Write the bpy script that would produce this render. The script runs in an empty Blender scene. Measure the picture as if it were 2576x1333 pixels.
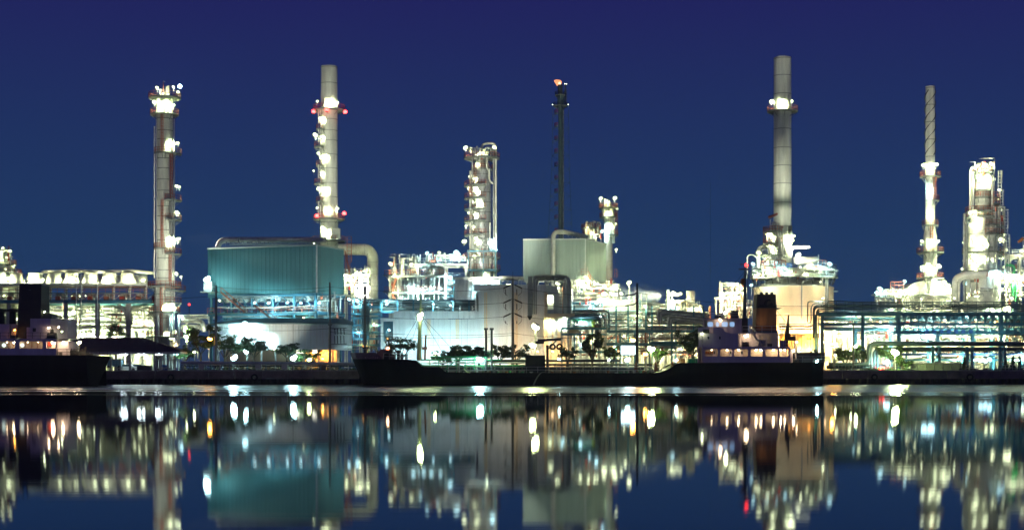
import bpy, math, random
from math import sin, cos, pi, radians, sqrt, atan2
from mathutils import Vector, Matrix

# ------------------------------------------------------------------ camera, sky, dusk light, exposure
SC = bpy.context.scene
COL = SC.collection
F, CAMH, VH, U0 = 3810.0, 2.5, 932.0, 1288.0      # focal length / horizon measured on the photograph (2576 px wide)
cam = bpy.data.cameras.new('camera'); camo = bpy.data.objects.new('camera', cam); COL.objects.link(camo)
camo.location = (0, 0, CAMH); camo.rotation_euler = (radians(90), 0, 0)
cam.sensor_width = 36; cam.lens = 36*F/2576; cam.shift_y = (VH-666.5)/2576
cam.clip_start = 0.5; cam.clip_end = 6000
SC.camera = camo
W = bpy.data.worlds.new('World'); SC.world = W; W.use_nodes = True
nt = W.node_tree; nt.nodes.clear()
tc = nt.nodes.new('ShaderNodeTexCoord'); sx = nt.nodes.new('ShaderNodeSeparateXYZ')
rp = nt.nodes.new('ShaderNodeValToRGB'); bg = nt.nodes.new('ShaderNodeBackground'); ow = nt.nodes.new('ShaderNodeOutputWorld')
nt.links.new(tc.outputs['Generated'], sx.inputs[0]); nt.links.new(sx.outputs['Z'], rp.inputs[0])
nt.links.new(rp.outputs[0], bg.inputs[0]); nt.links.new(bg.outputs[0], ow.inputs[0])
els = [(0.0, (.0235, .0520, .128)), (.03, (.0185, .0520, .136)), (.085, (.0142, .0455, .132)), (.16, (.0138, .0310, .122)),
       (.24, (.0150, .0165, .112)), (.6, (.0090, .0095, .060)), (1.0, (.0060, .0065, .042))]
while len(rp.color_ramp.elements) < len(els): rp.color_ramp.elements.new(.5)
for e, (p, c) in zip(rp.color_ramp.elements, els): e.position = p; e.color = (*c, 1)
bg.inputs[1].default_value = 1.0
sun = bpy.data.lights.new('dusk_sun', 'SUN'); so = bpy.data.objects.new('dusk_sun', sun); COL.objects.link(so)
sun.energy = .07; sun.angle = radians(40); sun.color = (.85, .55, 1.0)           # last glow of dusk from behind the camera
so.rotation_euler = (radians(62), 0, radians(-20))
vs = SC.view_settings; vs.view_transform = 'Standard'; vs.look = 'None'; vs.exposure = 0; vs.gamma = 1; vs.use_curve_mapping = False
cy = SC.cycles
cy.max_bounces = 5; cy.diffuse_bounces = 2; cy.glossy_bounces = 3; cy.transmission_bounces = 4; cy.transparent_max_bounces = 6; cy.volume_bounces = 0
cy.sample_clamp_indirect = 4; cy.use_denoising = True; cy.use_light_tree = True; cy.caustics_reflective = False; cy.caustics_refractive = False
cy.blur_glossy = 0.3
rnd = random.Random(7)

# ------------------------------------------------------------------ helpers
def P(u, v, y): return Vector(((u-U0)*y/F, y, CAMH+(VH-v)*y/F))      # a photograph pixel at distance y -> point
def X(u, y): return (u-U0)*y/F
def Z(v, y): return CAMH+(VH-v)*y/F
GZ = 2.3                                                                # the yard's level above the river

MATS = {}
def mat(name, col, rough=.6, metal=0, var=.18, scale=.6, streak=0, emis=0, bump=0, alpha=1):
    if name in MATS: return MATS[name]
    m = bpy.data.materials.new(name); m.use_nodes = True; MATS[name] = m
    t = m.node_tree; b = t.nodes['Principled BSDF']
    b.inputs['Base Color'].default_value = (*col, 1); b.inputs['Roughness'].default_value = rough; b.inputs['Metallic'].default_value = metal
    if emis:
        b.inputs['Emission Color'].default_value = (*col, 1); b.inputs['Emission Strength'].default_value = emis
        b.inputs['Base Color'].default_value = (.3, .3, .3, 1)
        return m
    if alpha < 1: b.inputs['Alpha'].default_value = alpha
    g = t.nodes.new('ShaderNodeNewGeometry'); mp = t.nodes.new('ShaderNodeMapping'); n = t.nodes.new('ShaderNodeTexNoise')
    mp.inputs['Scale'].default_value = (scale, scale, scale*(.12 if streak else 1))
    n.inputs['Scale'].default_value = 1.0; n.inputs['Detail'].default_value = 5; n.inputs['Roughness'].default_value = .65
    t.links.new(g.outputs['Position'], mp.inputs[0]); t.links.new(mp.outputs[0], n.inputs['Vector'])
    r = t.nodes.new('ShaderNodeMapRange'); r.inputs[1].default_value = .3; r.inputs[2].default_value = .7
    r.inputs[3].default_value = 1-var*1.6; r.inputs[4].default_value = 1+var
    t.links.new(n.outputs[0], r.inputs[0])
    mx = t.nodes.new('ShaderNodeMix'); mx.data_type = 'RGBA'; mx.blend_type = 'MULTIPLY'; mx.inputs[0].default_value = 1
    mx.inputs[6].default_value = (*col, 1); t.links.new(r.outputs[0], mx.inputs[7]); t.links.new(mx.outputs[2], b.inputs['Base Color'])
    r2 = t.nodes.new('ShaderNodeMapRange'); r2.inputs[3].default_value = max(.05, rough-.12); r2.inputs[4].default_value = min(1, rough+.12)
    t.links.new(n.outputs[0], r2.inputs[0]); t.links.new(r2.outputs[0], b.inputs['Roughness'])
    if bump:
        n2 = t.nodes.new('ShaderNodeTexNoise'); n2.inputs['Scale'].default_value = 6; t.links.new(g.outputs['Position'], n2.inputs['Vector'])
        bp = t.nodes.new('ShaderNodeBump'); bp.inputs['Strength'].default_value = bump; bp.inputs['Distance'].default_value = .05
        t.links.new(n2.outputs[0], bp.inputs['Height']); t.links.new(bp.outputs[0], b.inputs['Normal'])
    return m

pale = mat('pale_painted_steel', (.56, .57, .50), .5)
galv = mat('galvanised_steel', (.36, .38, .36), .45, .3)
silver = mat('aluminium_cladding', (.55, .57, .54), .36, .75, streak=1, scale=1.2)
stackm = mat('stack_steel', (.52, .55, .47), .5, .1, streak=1, scale=.9, var=.2)
dark = mat('dark_steel', (.05, .06, .055), .6)
grate = mat('grating_steel', (.19, .22, .19), .65)
orange = mat('safety_orange_paint', (.45, .135, .07), .5)
redm = mat('red_paint', (.55, .05, .03), .5)
bluest = mat('blue_grey_steel', (.06, .22, .30), .5)
bluebr = mat('bright_blue_paint', (.03, .13, .42), .5)
pipeg = mat('lagged_pipe_grey', (.34, .37, .34), .42, .4)
piped = mat('dark_pipe_paint', (.07, .12, .13), .45)
greenp = mat('green_paint_or_light', (.03, .32, .12), .45)
tealc = mat('teal_cladding', (.10, .30, .31), .55, streak=1, scale=.5, var=.08)
greyc = mat('grey_green_cladding', (.34, .43, .39), .55, streak=1, scale=.8, var=.12)
whitec = mat('white_cladding', (.66, .70, .68), .55, streak=1, scale=.8, var=.1)
cream = mat('cream_paint', (.78, .62, .40), .55, var=.1, scale=.35, streak=1)
concrete = mat('concrete', (.22, .20, .16), .85, var=.3, scale=.5, bump=.3)
concd = mat('wet_concrete', (.06, .055, .045), .7, var=.35, scale=.9, bump=.4)
conc2 = mat('pale_concrete', (.40, .41, .37), .8, var=.2)
groundm = mat('yard_ground', (.07, .07, .065), .9, var=.3, scale=.3, bump=.3)
hullm = mat('black_hull_paint', (.010, .013, .012), .45, var=.4, scale=.5, streak=1)
shipw = mat('ship_white_paint', (.62, .58, .62), .5, var=.12, scale=.8, streak=1)
hullg = mat('grey_hull_paint', (.022, .025, .024), .55, var=.25, scale=.7, streak=1)
funo = mat('rusty_orange_paint', (.36, .13, .025), .6, var=.35, scale=.9, streak=1)
funk = mat('funnel_black', (.035, .034, .018), .6, var=.3)
emb = mat('emblem_black', (.006, .006, .005), .6)
roofm = mat('brown_roof_tiles', (.10, .075, .072), .7, var=.25, scale=2)
for q in (hullm, hullg): q.node_tree.nodes['Principled BSDF'].inputs['Specular IOR Level'].default_value = .12
rubber = mat('tyre_rubber', (.012, .012, .012), .8)
trunkm = mat('tree_bark', (.09, .07, .045), .9, var=.3, scale=3)
leafm = mat('tree_leaves', (.075, .150, .040), .6, var=.5, scale=1.1)
leafd = mat('dark_tree_leaves', (.042, .090, .036), .6, var=.5, scale=1.1)
wirem = mat('black_cable', (.015, .015, .015), .7)
polem = mat('concrete_pole', (.20, .20, .17), .8)
glass = mat('window_glass', (.03, .05, .06), .08)
COLS = {'w': (.92, 1, .58), 'c': (.55, .93, 1), 'a': (1, .40, .06), 's': (1, .66, .33), 'r': (1, .03, .03), 'g': (.86, 1, .42), 'p': (1, .70, .42), 'b': (.5, .75, 1)}

WL = {}                                  # world location of every object built here
def link(name, mesh, parent=None, loc=(0, 0, 0)):
    o = bpy.data.objects.new(name, mesh); COL.objects.link(o); loc = Vector(loc)
    if parent is not None:
        o.parent = parent; o.location = loc-WL[parent.name]
    else: o.location = loc
    WL[o.name] = loc
    return o
def thing(name, label, cat, loc, group=None):
    o = link(name, None, None, loc); o.empty_display_size = .5; o['label'] = label; o['category'] = cat
    if group: o['group'] = group
    return o
def tag(o, label, cat, group=None):
    o['label'] = label; o['category'] = cat
    if group: o['group'] = group
    return o

class MB:
    def __init__(s): s.v = []; s.f = []; s.s = []
    def add(s, vs, fs, sm=False):
        k = len(s.v); s.v += [tuple(p) for p in vs]; s.f += [tuple(i+k for i in f) for f in fs]; s.s += [sm]*len(fs)
    def box(s, c, d, rz=0):
        hx, hy, hz = d[0]/2, d[1]/2, d[2]/2; ca, sa = cos(rz), sin(rz)
        vs = [(c[0]+x*ca-y*sa, c[1]+x*sa+y*ca, c[2]+z) for z in (-hz, hz) for x, y in ((-hx, -hy), (hx, -hy), (hx, hy), (-hx, hy))]
        s.add(vs, [(0, 3, 2, 1), (4, 5, 6, 7), (0, 1, 5, 4), (1, 2, 6, 5), (2, 3, 7, 6), (3, 0, 4, 7)]); return s
    def _basis(s, a, b):
        d = (Vector(b)-Vector(a)); d.normalize()
        up = Vector((0, 0, 1)) if abs(d.z) < .95 else Vector((0, 1, 0))
        x = d.cross(up).normalized(); return d, x, x.cross(d).normalized()
    def bar(s, a, b, w, h=None):
        h = h or w; a, b = Vector(a), Vector(b); d, x, y = s._basis(a, b)
        vs = [p+x*i*w/2+y*j*h/2 for p in (a, b) for i, j in ((-1, -1), (1, -1), (1, 1), (-1, 1))]
        s.add(vs, [(0, 1, 2, 3), (7, 6, 5, 4), (0, 4, 5, 1), (1, 5, 6, 2), (2, 6, 7, 3), (3, 7, 4, 0)]); return s
    def cyl(s, a, b, r, r2=None, n=8, caps=True):
        r2 = r if r2 is None else r2; a, b = Vector(a), Vector(b); d, x, y = s._basis(a, b)
        ra = [a+(x*cos(2*pi*i/n)+y*sin(2*pi*i/n))*r for i in range(n)]; rb = [b+(x*cos(2*pi*i/n)+y*sin(2*pi*i/n))*r2 for i in range(n)]
        s.add(ra+rb, [(i, (i+1) % n, n+(i+1) % n, n+i) for i in range(n)], True)
        if caps: s.add(ra, [tuple(range(n))[::-1]]); s.add(rb, [tuple(range(n))])
        return s
    def tube(s, pts, r, n=8):
        pts = [Vector(p) for p in pts]; rings = []; x = None
        for i, p in enumerate(pts):
            d = (pts[min(i+1, len(pts)-1)]-pts[max(i-1, 0)]).normalized()
            if x is None:
                up = Vector((0, 0, 1)) if abs(d.z) < .9 else Vector((0, 1, 0)); x = d.cross(up).normalized()
            else: x = (x-d*x.dot(d)).normalized()
            y = d.cross(x); rr = r[i] if isinstance(r, (list, tuple)) else r
            rings += [p+(x*cos(2*pi*k/n)+y*sin(2*pi*k/n))*rr for k in range(n)]
        m = len(pts)
        s.add(rings, [(i*n+k, i*n+(k+1) % n, (i+1)*n+(k+1) % n, (i+1)*n+k) for i in range(m-1) for k in range(n)], True)
        s.add(rings[:n], [tuple(range(n))[::-1]]); s.add(rings[-n:], [tuple(range(n))]); return s
    def lathe(s, c, prof, n=28, a0=0, a1=2*pi):
        full = abs(a1-a0-2*pi) < 1e-6; k = n if full else n+1
        runs = [[prof[0]]]                                              # split at sharp corners so that only gentle curves shade smooth
        for j in range(1, len(prof)):
            runs[-1].append(prof[j])
            if j+1 < len(prof):
                d1 = (prof[j][0]-prof[j-1][0], prof[j][1]-prof[j-1][1]); d2 = (prof[j+1][0]-prof[j][0], prof[j+1][1]-prof[j][1])
                if abs(atan2(d1[0]*d2[1]-d1[1]*d2[0], d1[0]*d2[0]+d1[1]*d2[1])) > .6: runs.append([prof[j]])
        for q in runs:
            vs = [(c[0]+r*cos(a0+(a1-a0)*i/n), c[1]+r*sin(a0+(a1-a0)*i/n), c[2]+z) for r, z in q for i in range(k)]
            s.add(vs, [(j*k+i, j*k+(i+1) % k, (j+1)*k+(i+1) % k, (j+1)*k+i) for j in range(len(q)-1) for i in range(n)], True)
        return s
    def poly(s, pts, ext):
        n = len(pts); e = Vector(ext); vs = [Vector(p) for p in pts]; vs += [p+e for p in vs]
        s.add(vs, [tuple(range(n))[::-1], tuple(range(n, 2*n))]+[(i, (i+1) % n, n+(i+1) % n, n+i) for i in range(n)]); return s
    def ell(s, c, r, n=10, m=6, M3=None):
        vs = []; M3 = M3 or Matrix.Identity(3)
        for j in range(m+1):
            t = pi*j/m
            for i in range(n):
                vs.append(Vector(c)+M3 @ Vector((r[0]*sin(t)*cos(2*pi*i/n), r[1]*sin(t)*sin(2*pi*i/n), r[2]*cos(t))))
        s.add(vs, [(j*n+i, (j+1)*n+i, (j+1)*n+(i+1) % n, j*n+(i+1) % n) for j in range(m) for i in range(n)], True); return s
    def mesh(s, name, m, o=(0, 0, 0)):
        me = bpy.data.meshes.new(name); me.from_pydata([(p[0]-o[0], p[1]-o[1], p[2]-o[2]) for p in s.v], [], s.f)
        me.polygons.foreach_set('use_smooth', s.s)
        for q in (m if isinstance(m, (list, tuple)) else [m]): me.materials.append(q)
        me.update(); return me
    def build(s, name, m, parent=None, origin=None, kind=None):
        o = origin if origin is not None else (WL[parent.name] if parent is not None else Vector((0, 0, 0)))
        ob = link(name, s.mesh(name, m, o), parent, o)
        if kind: ob['kind'] = kind
        return ob

UM = {}
def ubox(name, parent, c, d, m, rz=0):                                  # a box part on shared mesh data
    k = ('b', m.name)
    if k not in UM: UM[k] = MB().box((0, 0, 0), (1, 1, 1)).mesh('box_section', m)
    o = link(name, UM[k], parent, c); o.scale = d; o.rotation_euler = (0, 0, rz); return o
def ucyl(name, parent, a, b, r, m, n=10):                               # a straight round part on shared mesh data
    k = ('c', m.name, n); a, b = Vector(a), Vector(b)
    if k not in UM: UM[k] = MB().cyl((0, 0, -.5), (0, 0, .5), 1, n=n).mesh('round_section', m)
    o = link(name, UM[k], parent, (a+b)/2); d = b-a; o.scale = (r, r, max(d.length, .01))
    o.rotation_euler = d.to_track_quat('Z', 'Y').to_euler(); return o
def ubar(name, parent, a, b, w, m, h=None):                             # a straight square bar on shared mesh data
    k = ('b', m.name); a, b = Vector(a), Vector(b); d = b-a
    if k not in UM: UM[k] = MB().box((0, 0, 0), (1, 1, 1)).mesh('box_section', m)
    o = link(name, UM[k], parent, (a+b)/2); o.scale = (w, h or w, max(d.length, .01)); o.rotation_euler = d.to_track_quat('Z', 'Y').to_euler(); return o
def arc(pts, r, k=4):                                                   # round the corners of a pipe run
    pts = [Vector(p) for p in pts]; out = [pts[0]]
    for i in range(1, len(pts)-1):
        a, b, c = pts[i-1], pts[i], pts[i+1]; d1 = (a-b); d2 = (c-b); q = min(r, d1.length*.49, d2.length*.49)
        p1, p2 = b+d1.normalized()*q, b+d2.normalized()*q
        for j in range(k+1):
            t = j/k; out.append(p1*(1-t)**2+b*2*t*(1-t)+p2*t*t)
    return out+[pts[-1]]
def pipe(parent, pts, r, m, bend=None, name='pipe', n=8):
    if len(pts) == 2: return ucyl(name, parent, pts[0], pts[1], r, m, n)
    return MB().tube(arc(pts, bend or r*2.5), r, n).build(name, m, parent)

LM = {}
POWER, GLOW, OMNI = 1700.0, 5.0, 75.0
def lamp(parent, u, v, y, c='w', s=1.0, post=0, pw=1.0, name='lamp'): return lamp_at(parent, P(u, v, y), c, s, post, pw, name, True)
def lamp_at(parent, p, c='w', s=1.0, post=0, pw=1.0, name='lamp', flood=False):
    """floodlight: a cup with a strong panel facing the plant (away from the river) and a glowing frosted globe on its back;
    or, when not flood, a plain all-round globe lamp under a hood"""
    s = round(s*rnd.choice((.7, .8, .9, 1.0, 1.1)), 2); t = rnd.choice((-.55, -.25, .25, .55)); k = (c, round(s, 2), round(post), t, round(pw, 2), flood)
    if k not in LM:
        R = Matrix.Rotation(t, 3, 'Y'); h = MB(); vs = []; n = 10
        if flood:
            T = R @ Matrix.Rotation(-.30, 3, 'X')                       # tipped a little downward
            ring = lambda r, yy: [T @ Vector((r*1.15*s*cos(2*pi*i/n), yy*s, r*.85*s*sin(2*pi*i/n))) for i in range(n)]
            vs = ring(.06, .06)+ring(.38, .06)+ring(.46, .26); h.add(vs, [(j*n+i, j*n+(i+1) % n, (j+1)*n+(i+1) % n, (j+1)*n+i) for j in range(2) for i in range(n)]+[tuple(range(n))])
            pn = MB(); pn.add(ring(.34, .10), [tuple(range(n))[::-1]])
            g = MB().ell((0, -.03*s, 0), (.42*s, .20*s, .31*s), 10, 6, T)
            mm = mat('lit_globe_%s_%.2f' % (c, min(1, pw)), COLS[c], emis=GLOW*min(1, pw)); mp = mat('lit_panel_%s_%.2f' % (c, pw), COLS[c], emis=POWER*pw)
            LM[k] = [None, g.mesh('bulb', mm), pn.mesh('light_panel', mp)]
        else:
            for a in range(4):
                th = (.02+.42*a/3)*pi
                for i in range(8): vs.append(R @ Vector((.46*s*sin(th)*cos(i*pi/4), .40*s*sin(th)*sin(i*pi/4), .32*s*cos(th)+.08*s)))
            h.add(vs, [(a*8+i, (a+1)*8+i, (a+1)*8+(i+1) % 8, a*8+(i+1) % 8) for a in range(3) for i in range(8)], True)
            LM[k] = [None, MB().ell((0, -.03, 0), (.40*s, .36*s, .27*s), 8, 5, R).mesh('bulb', mat('lit_bulb_%s_%.2f' % (c, pw), COLS[c], emis=OMNI*pw))]
        h.bar((0, .25*s, .35*s), (0, .6*s, .1*s), .08)
        if post: h.cyl((0, .5*s, .3*s), (0, .5*s, -round(post)), .06, n=5)
        LM[k][0] = h.mesh('lamp_hood', galv)
    o = link(name, LM[k][0], parent, p); link('bulb', LM[k][1], o, p)
    if flood: link('light_panel', LM[k][2], o, p)
    return o
def spot(lm, target, power, deg, blend=.6):                              # beam carried by a lamp; added fill except at the steam
    l = bpy.data.lights.new('floodlight_or_fill_beam', 'SPOT'); l.energy = power; l.spot_size = radians(deg); l.spot_blend = blend; l.shadow_soft_size = .4; l.color = (1, .98, .80)
    o = bpy.data.objects.new('floodlight_or_fill_beam', l); COL.objects.link(o); o.parent = lm; d = Vector(target)-WL[lm.name]; s = d.normalized()*.9; o.location = s; o.rotation_euler = d.to_track_quat('-Z', 'Y').to_euler()
def beacon(parent, u, v, y, c='r', s=.45, pw=.25):                      # small aircraft-warning or navigation light
    p = P(u, v, y); k = ('bc', c, s, pw)
    if k not in LM:
        m = mat('beacon_%s_%.2f' % (c, pw), COLS[c], emis=60*pw)
        LM[k] = (MB().cyl((0, 0, -s*1.3), (0, 0, -s*.6), s*.6, n=8).mesh('beacon_base', dark), MB().ell((0, 0, 0), (s, s, s), 8, 5).mesh('bulb', m))
    o = link('beacon', LM[k][0], parent, p); link('bulb', LM[k][1], o, p); return o

def railing(mb, pts, h=1.1, w=.07, step=1.6, mid=1, closed=False):
    pts = [Vector(p) for p in pts]
    for a, b in zip(pts, pts[1:]):
        for k in range(1, 2+mid):
            z = Vector((0, 0, h*k/(1+mid))); mb.bar(a+z, b+z, w)
        n = max(1, int((b-a).length/step))
        for i in range(n+1):
            p = a+(b-a)*i/n; mb.bar(p, p+Vector((0, 0, h)), w)
def ladder(parent, a, z1, m=orange, w=.5, cage=True, name='ladder', out=(0, -1)):
    a = Vector(a); mb = MB(); h = z1-a.z
    for s in (-1, 1): mb.bar(a+Vector((s*w/2, 0, 0)), a+Vector((s*w/2, 0, h)), .09)
    for i in range(int(h/.7)): mb.bar(a+Vector((-w/2, 0, .7*i)), a+Vector((w/2, 0, .7*i)), .06)
    if cage:
        for i in range(1, int(h/1.4)):
            z = 1.4*i; q = [a+Vector((w*.75*cos(t), -abs(.7*sin(t)) if out[1] < 0 else .7*sin(t), z)) for t in [pi*j/5 for j in range(6)]]
            for p1, p2 in zip(q, q[1:]): mb.bar(p1, p2, .06)
        for t in (.25, .5, .75): mb.bar(a+Vector((w*.75*cos(pi*t), -.7*sin(pi*t), 1.4)), a+Vector((w*.75*cos(pi*t), -.7*sin(pi*t), h)), .06)
    return mb.build(name, m, parent, a)
def platform(parent, cx, cy_, z, r0, r1, a0=0, a1=360, rail=orange, deck=grate, brackets=True):
    a0, a1 = radians(a0), radians(a1); n = max(6, int((a1-a0)/radians(15))); mb = MB(); full = a1-a0 > 6.28
    mb.lathe((cx, cy_, z), [(r0, 0), (r1, 0), (r1, -.16), (r0, -.16)], n, a0, a1)
    mb.lathe((cx, cy_, z), [(r1+.01, .12), (r1+.01, -.22), (r1-.03, -.22), (r1-.03, .12)], n, a0, a1)
    if brackets:
        k = max(2, n//3)
        for i in range(k+1):
            a = a0+(a1-a0)*i/k; mb.bar((cx+r1*.97*cos(a), cy_+r1*.97*sin(a), z-.15), (cx+r0*cos(a), cy_+r0*sin(a), z-1.3), .11)
    p = mb.build('platform', deck, parent, Vector((cx, cy_, z)))
    rl = MB(); pts = [(cx+(r1-.06)*cos(a0+(a1-a0)*i/n), cy_+(r1-.06)*sin(a0+(a1-a0)*i/n), z) for i in range(n+1)]
    railing(rl, pts, 1.15, .085)
    rl.build('railing', rail, p, Vector((cx, cy_, z))); return p
def tower(name, label, cat, u, y, secs, m, seams=(), group=None):
    """secs: (v_bottom, v_top, r_bottom_px, r_top_px); v_bottom None = down to the yard"""
    cx = X(u, y); t = thing(name, label, cat, (cx, y, GZ), group)
    for vb, vt, rb, rt in secs:
        zb = GZ if vb is None else Z(vb, y); zt = Z(vt, y); k = y/F
        MB().lathe((cx, y, 0), [(0.01, zb), (rb*k, zb), (rt*k, zt), (rt*k*.94, zt+.02), (rt*k*.92, zt-.6), (0.01, zt-.6)], 32).build('shell', m, t)
        for s in seams:
            zz = Z(s, y)
            if zb < zz < zt:
                rr = (rb+(rt-rb)*(zz-zb)/(zt-zb))*k
                ucyl('seam_ring', t, (cx, y, zz-.09), (cx, y, zz+.09), rr+.06, grate, 32)
    return t
def tlamps(t, u, y, rpx, lst, pw=.8):                                          # lamps on a round tower: in front of the shell or at its sides
    k = y/F
    for q in lst:
        uu, v, c, s = (list(q)+['w', 1.0][len(q)-2:])[:4]; dx = abs(uu-u)*k; r = rpx*k
        yy = y-sqrt(r*r-dx*dx)-1.0 if dx < r else y-.7
        lamp(t, uu, v, yy, c, s, 1, pw)
def panels(parent, p0, p1, z0, z1, n, m, rib=3, depth=.14, name='panel', nrm=None):
    """a wall of n ribbed cladding panels standing between two ground points; shared mesh per wall"""
    p0, p1 = Vector((p0[0], p0[1], 0)), Vector((p1[0], p1[1], 0)); d = (p1-p0); L = d.length; w = L/n; rz = atan2(d.y, d.x)
    mb = MB(); g = .05; prof = [(g/2, .0)]; ww = (w-g)/rib
    for i in range(rib):
        x0 = g/2+i*ww; prof += [(x0+ww*.10, 0), (x0+ww*.22, -depth), (x0+ww*.58, -depth), (x0+ww*.70, 0)]
    prof += [(w-g/2, 0)]
    k = len(prof); vs = [(x-w/2, yy, z) for z in (-(z1-z0)/2, (z1-z0)/2) for x, yy in prof]
    vs += [(-(w-g)/2, .2, -(z1-z0)/2), ((w-g)/2, .2, -(z1-z0)/2), (-(w-g)/2, .2, (z1-z0)/2), ((w-g)/2, .2, (z1-z0)/2)]
    fs = [(i, i+1, k+i+1, k+i) for i in range(k-1)]+[(0, k, 2*k+2, 2*k), (k-1, 2*k+1, 2*k+3, 2*k-1), (2*k, 2*k+2, 2*k+3, 2*k+1)]
    fs += [tuple(range(k, 2*k))+(2*k+3, 2*k+2)]
    mb.add(vs, fs); me = mb.mesh('cladding_panel', m)
    for i in range(n):
        c = p0+d*((i+.5)/n); o = link(name, me, parent, (c.x, c.y, (z0+z1)/2)); o.rotation_euler = (0, 0, rz)
def stairs(mb, a, b, w=1.0):
    a, b = Vector(a), Vector(b); d = b-a; n = max(3, int(abs(d.z)/.35)); yv = Vector((0, w/2, 0))
    for s in (-1, 1):
        mb.bar(a+yv*s, b+yv*s, .12, .28)
        mb.bar(a+yv*s+Vector((0, 0, 1)), b+yv*s+Vector((0, 0, 1)), .08)
        for i in range(0, n+1, 3): p = a+d*i/n+yv*s; mb.bar(p, p+Vector((0, 0, 1)), .07)
    for i in range(n): p = a+d*(i+.5)/n; mb.box(p, (.28, w, .06))
def frame(t, us, y0, dep, vs_, m=pale, w=.35, base=None, braces=(), rows=2, deck=True, rails=None, railm=orange):
    """steel frame: columns at us, decks at vs_ (top of each), all as parts"""
    zt = max(Z(v, y0) for v in vs_)
    for j in range(rows):
        yy = y0+dep*j/max(1, rows-1)
        for u in us: x = X(u, y0); zb = GZ if base is None else Z(base, y0); ubox('column', t, (x, yy, (zb+zt)/2), (w, w, zt-zb), m)
        for v in vs_: ubox('beam', t, ((X(us[0], y0)+X(us[-1], y0))/2, yy, Z(v, y0)-.2), (X(us[-1], y0)-X(us[0], y0)+w+.3, w*.8, .42), m)
    if deck:
        for v in vs_:
            x0, x1 = X(us[0], y0)-.3, X(us[-1], y0)+.3; ubox('deck', t, ((x0+x1)/2, y0+dep/2, Z(v, y0)+.06), (x1-x0, dep+.5, .08), grate)
    for v in (vs_ if rails is None else rails):
        mb = MB(); z = Z(v, y0)+.1; railing(mb, [(X(us[0], y0)-.25, y0+dep, z), (X(us[0], y0)-.25, y0-.3, z), (X(us[-1], y0)+.25, y0-.3, z), (X(us[-1], y0)+.25, y0+dep, z)], 1.15, .08)
        mb.build('railing', railm, t)
    for (ua, va, ub, vb) in braces: ubar('brace', t, P(ua, va, y0+.02), P(ub, vb, y0+.02), .2, m)
def drum(t, u, v0, v1, rpx, y, m=silver, name='vessel', dome=True, legs=False):  # upright vessel with domed ends
    k = y/F; r = rpx*k; z0 = GZ if v0 is None else Z(v0, y); z1 = Z(v1, y); cx = X(u, y)
    pr = [(0.01, z0), (r, z0)]
    if dome: pr += [(r*cos(a), z1-r*.6+r*.6*sin(a)) for a in [i*pi/14 for i in range(7)]]+[(.01, z1)]
    else: pr += [(r, z1), (.01, z1)]
    o = MB().lathe((cx, y, 0), pr, 24).build(name, m, t, Vector((cx, y, z0)))
    return o
def hdrum(t, ua, ub, v, rpx, y, m=silver, name='vessel'):               # horizontal vessel with dished ends
    k = y/F; r = rpx*k; a, b = P(ua, v, y), P(ub, v, y); n = 14; mb = MB()
    prof = [(-.35*r, .05*r), (-.28*r, .6*r), (0, r)]; L = (b-a).length
    prof = prof+[(L, r), (L+.28*r, .6*r), (L+.35*r, .05*r)]; vs = []
    for s, rr in prof: vs += [(a.x+s, y+rr*cos(2*pi*i/n), a.z+rr*sin(2*pi*i/n)) for i in range(n)]
    mb.add(vs, [(j*n+i, j*n+(i+1) % n, (j+1)*n+(i+1) % n, (j+1)*n+i) for j in range(len(prof)-1) for i in range(n)], True)
    o = mb.build(name, m, t)
    for f in (.2, .8): ubox('saddle', t, (a.x+L*f, y, a.z-r-.3), (.3, r*1.4, .9), galv)
    return o
def clutter(t, u0, u1, v0, v1, y, dep, n, seed, mats=None, vert=.5, rmax=.22):
    """process piping seen through a frame: each run its own part, with valves and risers"""
    R = random.Random(seed); mats = mats or (silver, pipeg, pale, galv)
    for i in range(n):
        yy = y+R.random()*dep; r = R.choice((.07, .09, .12, .16, rmax)); m = R.choice(mats)
        u = u0+(u1-u0)*R.random(); v = v0+(v1-v0)*R.random()
        if R.random() < vert:
            l = (v1-v0)*R.uniform(.25, .9); va = min(v1, v+l/2); vb = max(v0, v-l/2)
            if R.random() < .4: pipe(t, [P(u, va, yy), P(u, vb, yy), P(u+R.choice((-1, 1))*R.uniform(5, 16), vb, yy)], r, m)
            else: pipe(t, [P(u, va, yy), P(u, vb, yy)], r, m)
        else:
            l = (u1-u0)*R.uniform(.2, .7); ua = max(u0, u-l/2); ub = min(u1, u+l/2)
            if R.random() < .4: pipe(t, [P(ua, v, yy), P(ub, v, yy), P(ub, v+R.uniform(5, 14), yy)], r, m)
            else: pipe(t, [P(ua, v, yy), P(ub, v, yy)], r, m)
        if R.random() < .35:
            q = P(u, v, yy-.25); s = R.uniform(.3, .7); MB().cyl(q-Vector((0, 0, s)), q+Vector((0, 0, s*.4)), s*.4, n=8).cyl(q+Vector((0, 0, s*.4)), q+Vector((0, 0, s*.9)), s*.12, n=6).box(q+Vector((0, 0, s*.95)), (s, .12, .12)).build('valve', R.choice((orange, redm, pale, galv)), t)
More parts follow.
